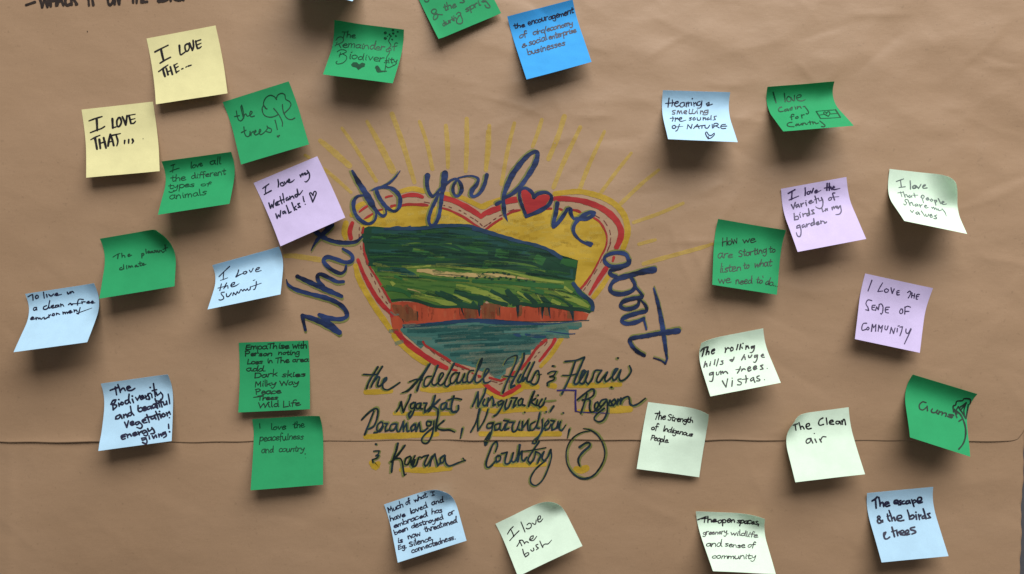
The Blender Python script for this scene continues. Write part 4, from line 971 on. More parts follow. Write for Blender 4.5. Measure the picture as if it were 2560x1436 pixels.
NOTES = [
 dict(label='pale yellow sticky note with thick black capitals I LOVE THE, near the top left', c='yellow', ink='black', w=31, z=(340, 40, 5.985), h=(26, 24), tt=0, a=0.05, b=0.9,
  q=[(365, 96), (538, 63.5), (568.9, 233.8), (390, 261.4)],
  pen='285,540,26 380,490 482,440,22;375,500,34 392,580 410,655;360,710,24 440,660 518,620,20;650,445,32 655,520 665,580,26 690,575 740,538,20;770,420,26 738,440 735,490 755,530 785,515 800,465 788,425 765,418;800,410,30 845,515,32;845,515,30 862,460 855,368;895,378,28 905,440 920,482;890,385,22 970,358,20;905,440,20 975,410,16;920,490,24 950,482 978,460,16;340,835,22 410,785,26 480,735,16;405,800,34 420,860 435,905;455,790,32 480,880;515,765,32 545,875;470,838,22 530,818;572,740,28 590,800 605,850;570,742,22 620,712,18;590,785,20 634,757,16;602,845,24 647,822,18;685,797,18 705,788;745,770,18 765,758;785,752,22 828,738,16'),
 dict(label='pale yellow sticky note with thick black capitals I LOVE THAT, lower of the two yellows', c='yellow', ink='black', w=31, z=(180, 230, 5.985), h=(30, 28), tt=0, a=0.05, b=0.9,
  q=[(202, 273.8), (381.3, 253.9), (400.9, 428.8), (216.4, 445)],
  pen='255,435,20 350,400,26 452,370,18;370,405,34 375,490 378,575;275,612,22 380,570 440,550 490,518,20;605,405,34 612,540;612,540,26 660,525,20;695,390,30 672,440 680,515 715,510 740,450 720,390 695,390;755,375,34 785,440 805,495;805,495,34 825,360;855,360,34 870,420 882,472;850,352,22 948,335,14;870,420,18 945,400,14;880,475,24 925,470 952,440,16;280,718,18 350,680,24 420,650,16;345,690,36 360,770 375,855;410,715,34 425,845;475,690,34 510,840;420,772,22 500,745;540,810,34 555,720 575,640;575,640,32 605,720 625,802;550,755,22 615,735;600,652,26 725,625,16;665,660,32 687,740 672,808,18;790,730,30 785,775,26;850,715,30 848,765,26;905,712,30 916,740 900,772,20;1065,703,12'),
 dict(label='bright green sticky note reading the trees!! beside a drawn tree', c='green', ink='green', w=17, z=(540, 190, 5.985), h=(42, 36), tt=15,
  q=[(556.4, 256), (721.8, 203.9), (773.9, 362.1), (605.2, 413)],
  pen='305,525 318,600 340,660 380,672 412,620 408,540 395,470 385,440 374,470 392,560 415,635;415,635 425,590 447,570 465,600 480,602 515,585 542,545 520,528 505,570 525,612 575,602;280,610 350,595;418,765 430,860 460,908 500,897 512,840;510,830 525,895;525,880 535,850 560,832 570,862 600,832 590,815 570,850 592,885 630,870 660,842 672,812 655,800 645,840 668,880 720,850 770,790 765,752;768,765 790,780 830,800 820,845 780,842 740,828;380,850 450,815;885,665 905,740 918,805',
  art=[('tree_drawing', '765,495 740,485 715,440 715,390 750,325 810,292 870,310 908,355;905,330 930,285 985,262 1030,285 1045,350 1100,385 1122,430 1095,490 1040,545 1020,570;712,440 692,490 705,560 745,605 820,620 890,602 935,575;720,450 755,495;865,490 920,555 965,625 995,700 992,755;995,430 1000,500 1025,580 1070,640 1130,655 1180,632', ''), ('heart_drawing', '', '932,928 908,912 910,892 930,892 938,885 958,882 960,898')]),
 dict(label='bright green sticky note reading I love all the different types of animals', c='green', ink='green', w=16, z=(380, 360, 7.18), h=(74, 66), tt=36,
  q=[(404.4, 404.3), (579.2, 380.9), (576.4, 510.8), (394.6, 537.6)],
  pen='340,388 410,365;385,370 378,440 370,510;325,500 400,465 490,435;305,862 350,872 440,835', words='love 690 440 908 398 55;all 1035 375 1235 358 62;the 340 675 600 648 55;different 710 625 1320 552 55;types 300 812 760 765 52;of 875 752 1040 762 42;animals 318 1000 970 915 62'),
 dict(label='lilac sticky note reading I love my Wetland walks! with a small outlined heart', c='lilac', ink='navy', w=20, z=(620, 380, 5.742), h=(32, 28), tt=0, a=0.05, b=0.9,
  pen='212,525 300,462;258,492 250,560 258,600;235,612 335,557;430,400 440,450 435,505;495,440 465,455 480,490 520,475 500,445;520,430 540,460 565,415;570,435 600,410 590,390 570,420 590,440 630,430 665,400,12;745,330 760,360;758,345 780,310 790,340;790,330 810,305 820,330;822,300 835,325 862,300;850,268 880,310 880,380 840,430 815,425,14;300,735,22 325,810;325,810 342,755;342,755 362,800;362,800 375,690;395,755,20 430,735 420,715 395,740 405,770 450,755;460,640 475,700 490,745;430,715 520,680;500,600 510,660 520,725;565,655 545,675 555,700 590,670 585,690;600,640 610,680;612,660 640,635 660,665;700,610 675,625 690,650 715,625 705,535;705,535 725,610 745,608 785,555,12;400,890,22 420,955;420,955 437,905;437,905 462,935;462,935 470,845;530,850,20 500,860 505,890 540,865 545,885;552,770 578,840 588,882 620,860;630,730 655,800 670,840;690,780 660,810 700,830;740,740 715,750 735,775 755,790 720,800;790,640 800,690 808,715;823,752,16',
  q=[(635.3, 458.4), (794.2, 391.8), (863.8, 544.6), (702.7, 616.5)],
  
  art=[('heart_drawing', '930,720 905,650 885,600 905,588 935,628 945,580 965,568 980,592 960,650 930,720', '')]),
 dict(label='bright green sticky note with a curled corner reading The pleasant climate', c='green', ink='green', w=19, z=(230, 560, 6.839), h=(58, 52), tt=27, curl=[(0.85, -0.6, 0.38, 42)],
  pen='360,570,14 420,530 480,505;450,515,19 440,595;510,505 515,575;515,560 535,540 560,550 565,572;620,545 650,525 635,515 615,540 630,560 680,535,14;850,510 855,585;850,530 870,505 890,520 870,545 850,550;920,435 930,505;955,490 985,480 975,465 955,480 965,500 995,490;1025,470 1005,480 1005,498 1030,485 1035,470 1045,495;1085,455 1065,460 1080,475 1075,492 1058,492;1120,455 1100,470 1105,490 1130,470 1140,488;1155,455 1160,485;1160,468 1185,455 1200,480 1215,490 1240,470;1250,360 1258,440 1265,462;1215,438 1290,405;510,745 480,760 475,785 510,785 530,770;540,700 545,775;590,730 598,770;595,712;625,720 632,755;632,740 648,722 665,748;665,735 682,715 700,742;760,705 735,725 745,740 770,715 778,735 800,725;820,650 825,715 845,715;795,685 850,670;860,695 890,685 880,675 860,695 875,712 925,690,14',
  q=[(249.3, 597.3), (427, 567), (436.9, 716.2), (249.7, 747.2)], ),
 dict(label='pale blue sticky note reading I Love the summit', c='ice', ink='navy', w=21, z=(510, 600, 7.559), h=(74, 66), tt=30, curl=[(0.95, -0.25, 0.2, 70)],
  pen='285,695 380,600 485,500;375,610 368,680 365,750;310,768,14 380,745 450,718,12;655,570,24 640,630 605,700;605,705,20 660,670 735,635,14;790,600,20 750,610 745,640 780,645 815,610 790,595;860,575 880,610 900,600 930,540;975,575 1030,555 1050,525 1010,530 975,580 1000,605 1085,580,12;330,835 315,900 300,960;265,915,14 340,895 400,880;430,815,21 400,870 375,925;385,905 430,870 450,870 455,915;505,870 570,840 580,805 540,815 510,860 530,890 600,870 665,830,12;385,990 330,1000 330,1030 370,1080 370,1115 320,1140 285,1135;425,1020 430,1070 470,1070 520,1005;545,1052 560,1000 590,1030 605,1040;605,1035 630,980 650,1010 668,1000;668,1000 700,940 735,970 760,935 790,960 820,925 840,955 872,940;872,940 880,890;990,790 985,870 960,935 940,940;900,885,14 1000,850 1085,820,12;930,770,14 965,758',
  q=[(530.5, 663.5), (701.5, 617), (700.5, 736.3), (519.9, 774)],
  ),
 dict(label='pale blue sticky note reading To live in a clean + free environment', c='ice', ink='navy', w=22, z=(20, 690, 6.84), h=(84, 78), tt=26, curl=[(0.95, -0.25, 0.22, 70)],
  pen='345,355 400,325 420,320;425,325 430,415;500,330 470,350 480,385 515,375 520,345 490,330;610,280 615,340 622,380;660,320 670,360;700,320 740,345 780,310;800,330 850,310 840,295 810,315 830,335 920,315,14;1015,280 1030,310 1060,285;1065,270 1075,300;1075,290 1100,265 1125,285;490,540 450,545 435,580 460,590 490,560 495,585;660,510 615,530 610,570 660,570 700,530;715,425 695,540 720,550;735,530 780,520 775,500 740,520 755,550 810,540;850,500 815,510 815,540 850,530 870,500 875,530;900,480 905,530;905,510 930,490 955,520;1035,495 1070,470 1090,500 1110,480;1100,480,16 1180,475 1260,465;1290,405 1220,400 1195,440 1190,500;1265,440 1270,475;1270,460 1290,445 1320,445;1350,465 1390,450 1380,435 1350,455 1370,470;1370,470 1420,460 1460,445 1445,430 1420,455 1440,470 1490,460,12;390,735 440,715 420,705 390,735 400,750 470,735;480,710 485,750;485,735 510,715 530,740 545,720 570,745 600,715;620,710 630,740 700,700;700,670 705,715;705,690 730,665;770,650 755,680 790,680 795,650 770,648;830,640 830,670;830,655 850,645 885,660;940,620 945,655;945,640 970,625 985,650;985,635 1010,620 1020,645;1030,630 1080,610 1070,595 1040,615 1060,640 1100,620;1130,580 1135,620;1135,605 1165,585 1185,610;1235,545 1220,600 1205,650 1178,642;1190,640,14 1300,600 1440,550,7',
  q=[(62.4, 735.3), (241.5, 708), (221.5, 855.5), (35, 880.8)],
  ),
 dict(label='pale blue sticky note in bold marker about Biodiversity and beautiful vegetation, Energy giving!', c='ice', ink='navy', w=27, z=(230, 920, 6.243), h=(48, 42), tt=22, curl=[(0.95, -0.25, 0.22, 80)],
  pen='285,350 350,325 420,300;365,300 385,420;405,260 430,330 445,385;440,365 475,320 500,320 520,355;545,330 600,305 580,285 545,305 560,350 620,350 670,320;320,560 335,655;295,570 330,510 375,500 350,550 320,580;330,580 380,580 380,610 330,655;415,550 425,600;420,495;460,540 440,570 480,575 490,545 460,535;560,500 520,520 530,560 570,540 580,410;580,410 575,500 600,550;630,490 650,545;630,440;680,460 710,505;710,505 745,430;755,470 805,450 790,430 755,455 770,495 820,470;830,430 850,490;845,455 880,420;910,395 870,410 890,450 900,490 870,490;930,410 940,465;910,305;960,245 975,350 990,450;940,358 1010,340;1000,380 1020,430 1060,400;1070,380 1105,430 1090,490 1040,520 980,500,18;435,730,27 380,760 370,800 420,790 450,740;450,740 470,790;490,730 500,780;500,750 530,725 555,770;610,690 565,720 570,750 615,730 600,600;600,600 620,690 655,740;720,590 720,660 750,685 790,660 770,620 725,640;800,650 850,625 830,605 795,630 815,670 860,650;900,600 865,620 880,650 920,620 915,600;915,600 930,640;940,590 955,630 985,610;985,570 1005,620;985,480 1010,560 1025,630;960,570 1050,545;1045,560 1060,610;1075,490 1080,560 1095,610;1050,545 1110,530;1115,540 1130,580 1165,560;1162,520 1172,570;1190,410 1205,490 1215,560;510,850 545,930;545,930 570,830;600,880 650,855 635,835 600,860 620,895 665,880;720,840 680,860 700,890 740,860;735,840 785,900 760,945 700,930,20;790,840,27 840,815 820,800 785,825 810,860 860,850;855,730 880,800 895,850;830,780 930,760;960,750 920,770 935,800 980,780;975,750 1000,800;995,680 1025,750 1045,810;975,740 1060,720;1060,730 1080,780;1055,680;1110,715 1090,740 1115,765 1145,740 1115,712;1160,700 1180,750;1175,720 1205,685 1225,725;1210,778,22;525,1035,27 460,1065 475,1115 520,1105;470,1085 520,1070;545,1040 560,1090;555,1060 590,1035 615,1065;640,1045 690,1030 680,1005 640,1030 660,1060 710,1040;720,1000 740,1045;735,1020 775,990;820,975 785,995 800,1025 845,1000;840,975 870,1030 850,1060 810,1050,20;870,950,27 890,990 930,960;935,935 970,980 970,1020 920,1030;825,1090 775,1100 790,1130 840,1110;840,1090 860,1150 840,1185 790,1165;890,1060 900,1110;940,1060 965,1100;965,1100 990,1050;1000,1050 1010,1085;985,1005,16;1040,1035,27 1050,1080;1048,1055 1075,1035 1090,1065;1130,1005 1100,1020 1110,1045 1145,1020;1145,1000 1160,1060 1120,1090;1195,880 1200,945;1212,998',
  q=[(253.7, 959.2), (424.6, 935.2), (430.5, 1102.3), (250, 1126.3)],
  ),
 dict(label='bright green sticky note crowded with a list: Empathise, Dark skies, Milky Way, Peace', c='green', ink='dgreen', w=17.5, z=(580, 840, 6.836), h=(22, 20), tt=5, a=0.05, b=0.8,
  q=[(596.4, 857.3), (770.2, 851.7), (774.6, 1023.6), (596.5, 1031.3)],
  pen='370,1052 540,1030', words='EmpaThise 230 232 970 210 48;with 1030 212 1280 208 55;Person 225 345 682 338 45;noting 790 325 1150 318 42;Loss 262 482 520 475 45;in 605 465 690 458 42;The 745 462 975 450 45;area 1030 445 1300 438 42;add. 245 605 580 598 50;Dark 388 722 770 688 52;skies 850 706 1250 685 50;Milky 385 872 745 848 52;Way 815 852 1130 830 48;Peace 405 1002 830 980 50;Trees 440 1102 780 1088 42;Wild 445 1228 800 1208 52;Life 870 1215 1160 1188 55'),
 dict(label='bright green sticky note reading I love the peacefulness and country', c='green', ink='green', w=16, z=(610, 1025, 6.677), h=(38, 34), tt=22, curl=[(0.85, -0.5, 0.25, 90)],
  q=[(630.2, 1048.2), (802.5, 1038.8), (808, 1211.9), (628.3, 1224.6)],
  pen='262,230 268,305;1022,735,18;1030,800,10', words='love 445 330 690 325 58;the 820 302 1008 286 54;peacefulness 258 522 988 488 56;and 292 728 490 710 58;country 580 708 1000 685 54'),
 dict(label='bright green sticky note reading The Remainder of Biodiversity with a filled heart and bird', c='green', ink='green', w=17, z=(790, 40, 7.558), h=(76, 70), tt=32, curl=[(-0.8, -0.65, 0.3, 55)],
  q=[(835, 52), (1009.9, 74.4), (982.5, 209.8), (807.6, 186.9)],
  pen='375,465 420,410 480,400 520,440 500,500 430,530 370,560 360,572;430,530 450,570 475,610;400,500 380,550;400,682 470,642 550,652 572,685 500,720 440,745;465,700 440,780;500,720 570,760 580,810 540,870 470,905 400,910 378,885 400,862', words='The 480 400 740 425 70;emainder 500 590 1290 652 72;of 1320 682 1515 640 55;iodiver 610 800 1275 872 72;sity 1285 890 1525 892 52',
  art=[('heart_drawing', '', '660,925 700,880 770,880 815,920 870,885 930,905 920,960 860,985 800,1028 760,980 690,965'),
       ('bird_drawing', '1300,1060 1315,960 1330,870 1335,790 1390,690 1372,620 1415,560 1380,490 1375,460 1400,410;1325,960 1385,978 1520,905 1480,860;1310,320,44;1455,268,44;1545,298,26;1460,330,34;1390,350,28;1415,380,30;1510,380,30;1310,425,46;1440,445,30;1350,385,16', '1130,945 1170,940 1200,980 1230,1035 1345,1040 1340,1055 1230,1070 1171,1078 1140,1050 1130,1010 1112,982')]),
 dict(label='bright green sticky note cut by the top edge, reading & the during spring', c='green', ink='green', w=32, z=(1040, 0, 11.13), h=(26, 16), tt=0, a=0.05, b=0.9, curl=[(-1.0, 0.12, 0.13, 60)],
  q=[(1021, -55), (1177, -121), (1252.9, 33.2), (1096.5, 100)],
  pen='735,415 600,405 500,395 430,340 470,270 540,260 570,310 520,390 485,510 520,555 590,500 610,420 570,370;1130,400 1180,350 1242,372 1230,430 1180,450;1245,372 1250,440 1290,540 1290,630 1220,670 1140,640 1130,570 1190,450;1050,450,30;1830,52 1880,20 1940,50 1860,62;1940,22 2000,100 2060,180 2040,220 1960,210 1920,150;240,20 270,55 330,50 360,5;1230,75 1310,75 1350,40 1310,10', words='the 790 305 1120 200 92;durin 755 735 1140 535 72;spri 1395 345 1800 140 85'),
 dict(label='vivid blue sticky note reading the encouragement of & social enterprise businesses', c='blue', ink='navy', w=17, z=(1250, 0, 6.528), h=(44, 40), tt=27,
  q=[(1268, 41.4), (1432, -2), (1479, 154.7), (1316.2, 199.9)],
  words='the 230 472 402 440 40;encouragement 460 415 1200 215 50;of 315 632 435 600 55;circ/economy 540 580 1190 408 46;& 362 782 435 760 30;social 475 752 770 650 54;enterprise 800 652 1240 528 46;businesses 455 905 1065 735 54'),
 dict(label='pale blue sticky note reading Hearing & smelling the sounds of NATURE above a small heart', c='ice', ink='navy', w=21, z=(1630, 200, 7.979), h=(82, 80), tt=31,
  pen='340,365,26 330,450 320,545;405,400 410,460 395,530;270,470,22 350,465 435,455;450,480,24 520,460 515,430 465,450 450,500 490,535 540,510;620,450 570,470 560,530 610,540 650,490;640,450 645,490 660,530;680,450 690,540;690,490 720,440 730,530;730,480 752,450;780,450 790,510;805,375,26;830,450 840,530;840,480 875,450 890,510;960,430 910,450 910,510 960,500 990,440;995,420 990,500 960,560 900,565,16;1080,480,22 1130,450 1140,490 1090,500;1140,450 1128,520;1100,520 1150,505 1205,485;465,610,20 410,620 410,640 455,660 445,685 405,685;510,620 500,685;505,650 530,615 550,680;555,650 580,615 600,680;630,655 690,640 680,615 640,630 640,670 690,680;750,590 740,670 790,675;815,590 800,665 850,675 870,640;895,620 905,675;910,595,14;970,620 965,680;970,650 1000,620 1030,670;1100,605 1050,620 1060,660 1110,640;1120,600 1110,680 1060,700 1010,695,14;415,740,20 420,790 405,825;360,770,15 450,765;470,760,20 460,830;465,790 510,765 520,790;540,790 590,780 590,755 550,765 545,810 590,830 680,805,12;790,755,19 745,765 780,785 770,805 740,805;840,755 815,780 830,805 865,790 850,755;900,755 910,805 960,800 970,755;1020,750 1020,805;1025,775 1060,755 1070,800;1130,760 1095,775 1105,800 1150,785;1180,715 1175,760 1178,800;1285,725 1240,735 1250,770 1265,795 1215,805,14;440,910,22 405,930 410,965 450,970 475,940 450,910;550,890 530,940 510,1000 475,1025;490,940,14 620,930,10;700,980,20 715,895;715,895 780,975;780,975 800,890;830,975 905,890 940,975;850,940 950,930;955,920 1050,910;1000,915 995,965;1060,905 1060,955 1110,965 1150,910;1200,890 1205,965;1230,960 1240,880 1300,870 1320,900 1250,925;1270,920 1340,960;1465,890 1390,900 1370,945 1400,975 1470,970;1370,930 1490,925',
  q=[(1658.2, 225), (1826.8, 230), (1845.2, 355.4), (1670.1, 348.5)],
  
  art=[('heart_drawing', '1120,1175 1080,1110 1068,1060 1095,1045 1130,1100 1180,1112 1240,1065 1242,1100 1180,1160 1120,1178 1125,1140', '')]),
 dict(label='bright green sticky note reading I love Caring for Country with a drawn flag', c='green', ink='green', w=25, z=(1900, 190, 8.976), h=(92, 88), tt=46,
  pen='295,370,34 325,480 360,605,28;545,390,30 555,480 565,580;640,460 605,490 605,550 640,580 690,560 690,500 650,460;700,490 735,550 765,560;775,435 768,560;820,500 910,470 920,430 860,430 820,480 850,545 930,565 1015,535,16;490,700,25 435,720 415,770 450,805 525,795;600,745 555,765 560,795 610,780;620,745 645,785;665,740 685,775;678,755 700,715 725,705;725,705 715,768;770,678,18;790,700 805,750;835,690 840,740;840,715 880,690 905,695 925,730;970,690 1010,685;1000,690 1060,760 1090,830 1060,860 1035,850;762,872 722,866 703,890 706,940 714,985;676,928,20 765,905;840,915,22 805,930 800,955 840,955 860,930 835,912;930,880 945,950;938,905 960,880 995,875;720,1045,24 650,1055 610,1095 640,1135 765,1145;820,1085,22 795,1110 815,1125 850,1100 830,1085;860,1080 880,1115 920,1090;925,1072 945,1105;960,1065 965,1100;965,1082 990,1060 1020,1070 1035,1095 1070,1078;1115,1020 1130,1060 1130,1092;1075,1052,18 1190,1030;1180,1040,22 1195,1080;1190,1060 1215,1042;1230,1040 1260,1075 1310,1060;1340,1015 1400,1060 1460,1120 1430,1145 1380,1140',
  q=[(1919.8, 216.7), (2087.2, 203.4), (2133.4, 315.3), (1958.5, 328.7)],
  
  art=[('flag_drawing', '1260,800,16 1480,780 1695,765;1695,765,28 1750,845 1805,935;1805,935,14 1590,950 1360,960;1360,960,24 1310,880 1260,800;1320,885,14 1435,868;1570,858,14 1750,845', ''), ('heart_drawing', '1535,910,22 1475,880 1430,845 1435,818 1470,815 1495,848;1495,848 1520,810 1560,815 1565,860 1535,910', '')]),
 dict(label='lilac sticky note reading I love the variety of birds in my garden', c='lilac', ink='plum', w=21, z=(1930, 430, 6.527), h=(64, 60), tt=9,
  pen='265,352,26 375,290,22;328,325,26 318,450;280,460,22 435,395,14;540,260,24 545,330 540,385;600,320 575,335 580,365 615,355 615,325 595,320;625,310 650,345 675,270;700,330 740,310 725,295 700,320 715,345 800,300,12;900,190,26 895,300;855,265,20 960,245;935,185,26 935,300;940,275 965,255 975,290;990,265 1020,250 1005,235 990,265 1010,290 1110,270,12;315,535,24 350,605;350,605 380,500;430,530,22 390,550 400,580 440,550 450,575;470,520 480,565;480,545 490,525 515,510;550,500 565,555;555,470,16;600,500,20 650,480 640,465 605,490 620,520 680,490;700,395,22 720,460 725,510;690,460,16 755,430;755,430,18 775,475 810,460;805,420,20 830,480 825,560 790,600 740,590 710,570,12;955,420,18 925,435 930,465 965,455 970,425 950,418;1025,345 990,350 1000,400 1020,460;980,415,12 1090,405,10;360,680,22 370,785;370,785 430,770 420,725 375,735;450,690,18 465,745;460,665,14;500,680,18 510,730;510,705 520,690 555,680;600,670 570,690 575,720 605,700 595,600;595,600 620,700;680,620 645,630 670,660 690,680 650,690;815,600,16 830,655 860,630;875,605 875,640;875,625 900,600 905,630;975,580 985,620;985,600 1000,568 1018,600;1020,590 1035,563 1055,590;1060,560 1080,600 1105,560;1115,555 1130,640 1100,690 1040,700,12;450,870,20 410,885 405,920 450,905 455,870;455,870 475,970 460,1050 420,1050 395,990,12;520,860,20 490,880 500,910 540,880 545,905;560,850 570,895;572,875 580,860 610,845;670,830 635,850 645,880 685,850 680,765;680,765 695,860;720,850 760,835 755,815 725,835 740,865 775,850;795,800 800,845;800,825 820,805 850,815 860,840 890,820',
  q=[(1952.7, 472.6), (2115.4, 443), (2165.2, 597.8), (1993.1, 630.4)],
  ),
 dict(label='mint sticky note with strongly curled corner reading I love that people share my values', c='mint', ink='grey', w=18, z=(2200, 400, 6.84), h=(100, 92), tt=8, curl=[(0.8, -0.6, 0.42, 36)],
  pen='515,360,22 520,430 520,500;590,440,26 560,455 565,485 605,480 615,450 590,440;620,445 660,490 700,420;725,465 775,440 770,425 735,445 740,485 805,480,18;305,565,14 390,555;350,550,16 375,635;395,545 430,640;420,610 450,595 475,635;510,605,18 490,625 510,645 535,615 545,640;580,570,16 600,640;555,605,12 645,605;705,620,16 745,735;700,640 720,605 755,625 735,665 715,660;790,670 830,665 815,645 785,665 805,690 840,680;880,670 860,690 880,710 905,690 880,672;930,690 955,775;930,700 960,690 970,715 945,725;995,665,18 1040,750;1060,740,20 1095,725 1075,710 1055,735 1080,765 1140,755,12;460,680,17 430,680 430,710 455,740 430,775 405,755;475,685 515,780;500,755 540,730 570,785;620,755 595,775 615,795 645,760 650,795;675,765 690,810;690,785 720,770;765,795 800,790 780,775 760,795 785,825 825,815;880,810,15 900,840;900,825 915,812 935,850;935,838 950,825 975,860;990,840 1010,870 1050,860;1060,840 1110,900 1135,965,9;515,860,16 550,905 575,865;640,890,20 610,910 640,935 660,900 680,940;705,875,15 765,965;780,930 790,965 820,960 830,930;850,950 890,955 875,930 850,950 870,985 905,975;970,945 930,960 965,990 960,1010 920,1005',
  q=[(2224.1, 422.7), (2398, 443), (2417.1, 585.4), (2259.9, 552.8)],
  
  art=[('capital_letter', '280,370,18 405,325;350,345 365,465;325,475 430,460', '')]),
 dict(label='bright green sticky note reading How we are starting to listen to what we need', c='green', ink='dgreen', w=15, z=(1760, 530, 6.243), h=(38, 36), tt=24, curl=[(0.85, -0.45, 0.35, 95)],
  q=[(1794.9, 547.9), (1962.6, 576.5), (1941.8, 737.4), (1778.9, 712.3)],
  words='How 282 530 522 492 72;we 600 492 795 470 60;are 210 725 440 710 66;Starting 540 700 972 640 58;to 1012 640 1112 630 50;listen 240 948 575 920 66;to 620 890 702 880 50;what 782 862 1050 850 58;we 215 1108 410 1110 62;need 490 1128 745 1112 58;to 812 1108 905 1118 50;do... 952 1132 1150 1165 54',
  pen='918,1000,16 922,1025'),
 dict(label='lilac sticky note in spaced capitals reading I LOVE THE SENSE OF COMMUNITY', c='lilac', ink='plum', w=18, z=(2120, 670, 6.243), h=(36, 34), tt=3, curl=[(0.85, -0.45, 0.25, 110)],
  pen='372,195 345,270 312,360;540,235 500,300 465,370;465,370 540,362;600,325 570,345 580,380 620,375 630,345 600,325;670,310 690,400;690,400 720,330;800,355 765,365 765,420 800,420;765,390 795,385;930,385 960,365 980,380 965,430 940,470;1000,390 990,465;1040,405 1030,475;1000,430 1040,440;1115,415 1075,420 1065,485 1085,490;1070,450 1100,445;372,512 310,502 280,560 310,620 322,668 275,655;425,585 380,590 375,650 415,660;380,620 415,615;430,665 445,610;445,610 472,655;472,655 485,585;485,572 520,565 545,610 540,690 520,725 508,712;645,615 590,620 585,690 630,705;590,655 625,650;830,640 805,680 820,715 850,700 850,650 825,640;890,610 885,720;885,620 930,600 975,615;890,680 950,680;290,865 240,870 215,930 225,975 280,960;310,925 290,950 310,970 330,945 310,925;365,990,21 380,885;380,885 400,935;400,935 435,885;435,885 430,990;470,990 480,895;480,895 505,945;505,945 540,900;540,900 520,1000;580,905 575,955 605,965 625,910;655,1025 675,930;675,930 710,1025;710,1025 735,940;770,945 765,1000;780,910 800,905;810,925 850,920 835,990 810,1060;905,955 905,1010 940,1020 980,950',
  q=[(2163.6, 684.1), (2329.5, 720.5), (2298.1, 882.2), (2137.3, 848.1)],
  art=[('letter_tail', '985,960 940,1060 880,1188', '')]),
 dict(label='mint sticky note reading The rolling hills and huge gum trees. Vistas.', c='mint', ink='black', w=25, z=(1730, 810, 7.179), h=(68, 64), tt=14, curl=[(-0.75, -0.66, 0.34, 62)],
  pen='155,490,28 200,440 265,415;220,440,32 200,520 180,585,24;285,415,30 265,490 250,555;262,522 288,492 305,500 300,545;350,500 405,475 400,450 365,470 350,515 370,540 400,520;595,430,25 605,470 595,515;605,475 640,430 665,440;710,420 690,450 700,490 735,470 735,435 710,420;825,370 800,465;875,365 855,460;895,420 905,440;915,350,22;970,390 965,455;965,430 1000,395 1020,440;1105,400 1065,410 1070,440 1115,415;1120,395 1110,470 1075,515 1040,515,16;240,675,26 215,780;219,764 240,728 262,714 270,768;330,705 320,750;335,680,18;415,645 400,730;475,630 440,755;555,665 525,670 555,700 545,725 505,730;680,650,24 720,640 735,660 715,672 690,660;718,680 745,640 755,600;940,555 890,650;899,634 922,602 946,594 955,640;1015,570 1020,605 1050,600 1075,560;1175,560 1125,570 1125,605 1170,585;1180,560 1165,640 1135,690 1100,685,16;1275,540,20 1240,570 1260,600 1300,600;1245,575 1285,562;375,870,22 320,890 315,920 360,910 385,870;385,870 380,960 360,1030 310,1030,14;440,870,21 440,915 475,910 490,860;515,850 520,905;520,880 550,855 560,890;565,880 600,855 625,870 640,890;870,770 850,830 815,885;785,825,16 870,812;895,810,20 890,855;892,835 930,808 955,822;1000,815 1050,795 1035,770 1000,800 1015,850 1060,830;1100,805 1155,780 1145,755 1105,780 1115,825 1165,805;1270,740 1230,755 1260,785 1275,810 1225,820;1350,800,16;545,1025,24 580,1090 610,1135;610,1135 625,1060 640,990;725,1020 715,1120;720,975,20;880,990,22 825,1000 835,1030 885,1055 870,1095 815,1095;965,930 975,1000 965,1060;900,1000,18 1005,985;1090,965,22 1050,1000 1060,1030 1105,1000;1105,965 1112,1010 1130,1050;1205,935 1165,950 1175,980 1220,1000 1205,1025 1160,1025;1300,1003,17',
  q=[(1740.4, 853.2), (1907.2, 821.1), (1951.8, 957.2), (1775.3, 991.1)],
  ),
 dict(label='bright green sticky note reading Gums beside a scribbled tree', c='green', ink='dgreen', w=22, z=(2250, 920, 5.981), h=(74, 70), tt=34, 
  q=[(2281.8, 936.7), (2443.1, 985.5), (2424.7, 1142), (2276.4, 1094.4)],
  pen='388,520 335,510 290,555 295,612 342,630 395,592;405,575 410,642', words='ums 445 652 785 752 50',
  art=[('tree_drawing', '800,660 795,575 830,555 850,500 930,490 960,460 1040,465 1055,500 1045,540;835,640 870,580 930,670 985,760;985,760 1005,650 1020,550;985,520 955,640 965,730;880,600 940,560 990,520;815,620 830,690 850,745;850,690 810,640;850,650,26 910,710 955,810 980,920 975,1040 940,1140 880,1215;880,800 935,762;900,640 990,530', '')]),
 dict(label='mint sticky note with a rounded corner reading The Strength of Indigenous People', c='mint', ink='black', w=18, z=(1570, 990, 6.526), h=(24, 12), tt=0, a=0.05, b=0.8, curl=[(0.8, -0.62, 0.36, 52)],
  q=[(1620.3, 1005.6), (1774.6, 1025.9), (1747.8, 1193.3), (1591.8, 1172.8)],
  words='The 425 375 605 388 66;Strength 645 402 1055 442 50;of 380 545 470 560 52;Indigenous 570 572 1045 665 46;People. 368 722 662 768 46'),
 dict(label='mint sticky note with a folded left corner reading The Clean air', c='mint', ink='black', w=23, z=(1940, 1000, 6.528), h=(56, 50), tt=6, curl=[(-0.8, -0.62, 0.36, 40)],
  pen='280,415 350,390;310,400 325,495;375,370 405,480;400,450 430,430 460,475;490,440 545,420 540,385 500,400 490,440 520,475 575,465;765,295 715,325 695,385 720,415 775,400;820,295 835,400;870,370 935,355 920,330 880,345 880,390 945,400;1030,350 985,350 980,385 1020,390 1040,355;1040,350 1060,400;1070,340 1085,400;1082,370 1100,320 1120,330 1135,405;570,630 515,640 490,680 510,710 555,685 568,635;568,632 600,705;635,640 660,695;625,548,18;710,640 740,690;725,662 760,605 815,605',
  q=[(1956.9, 1040.6), (2122, 1018.7), (2162.1, 1185.8), (1989.3, 1206.8)],
  ),
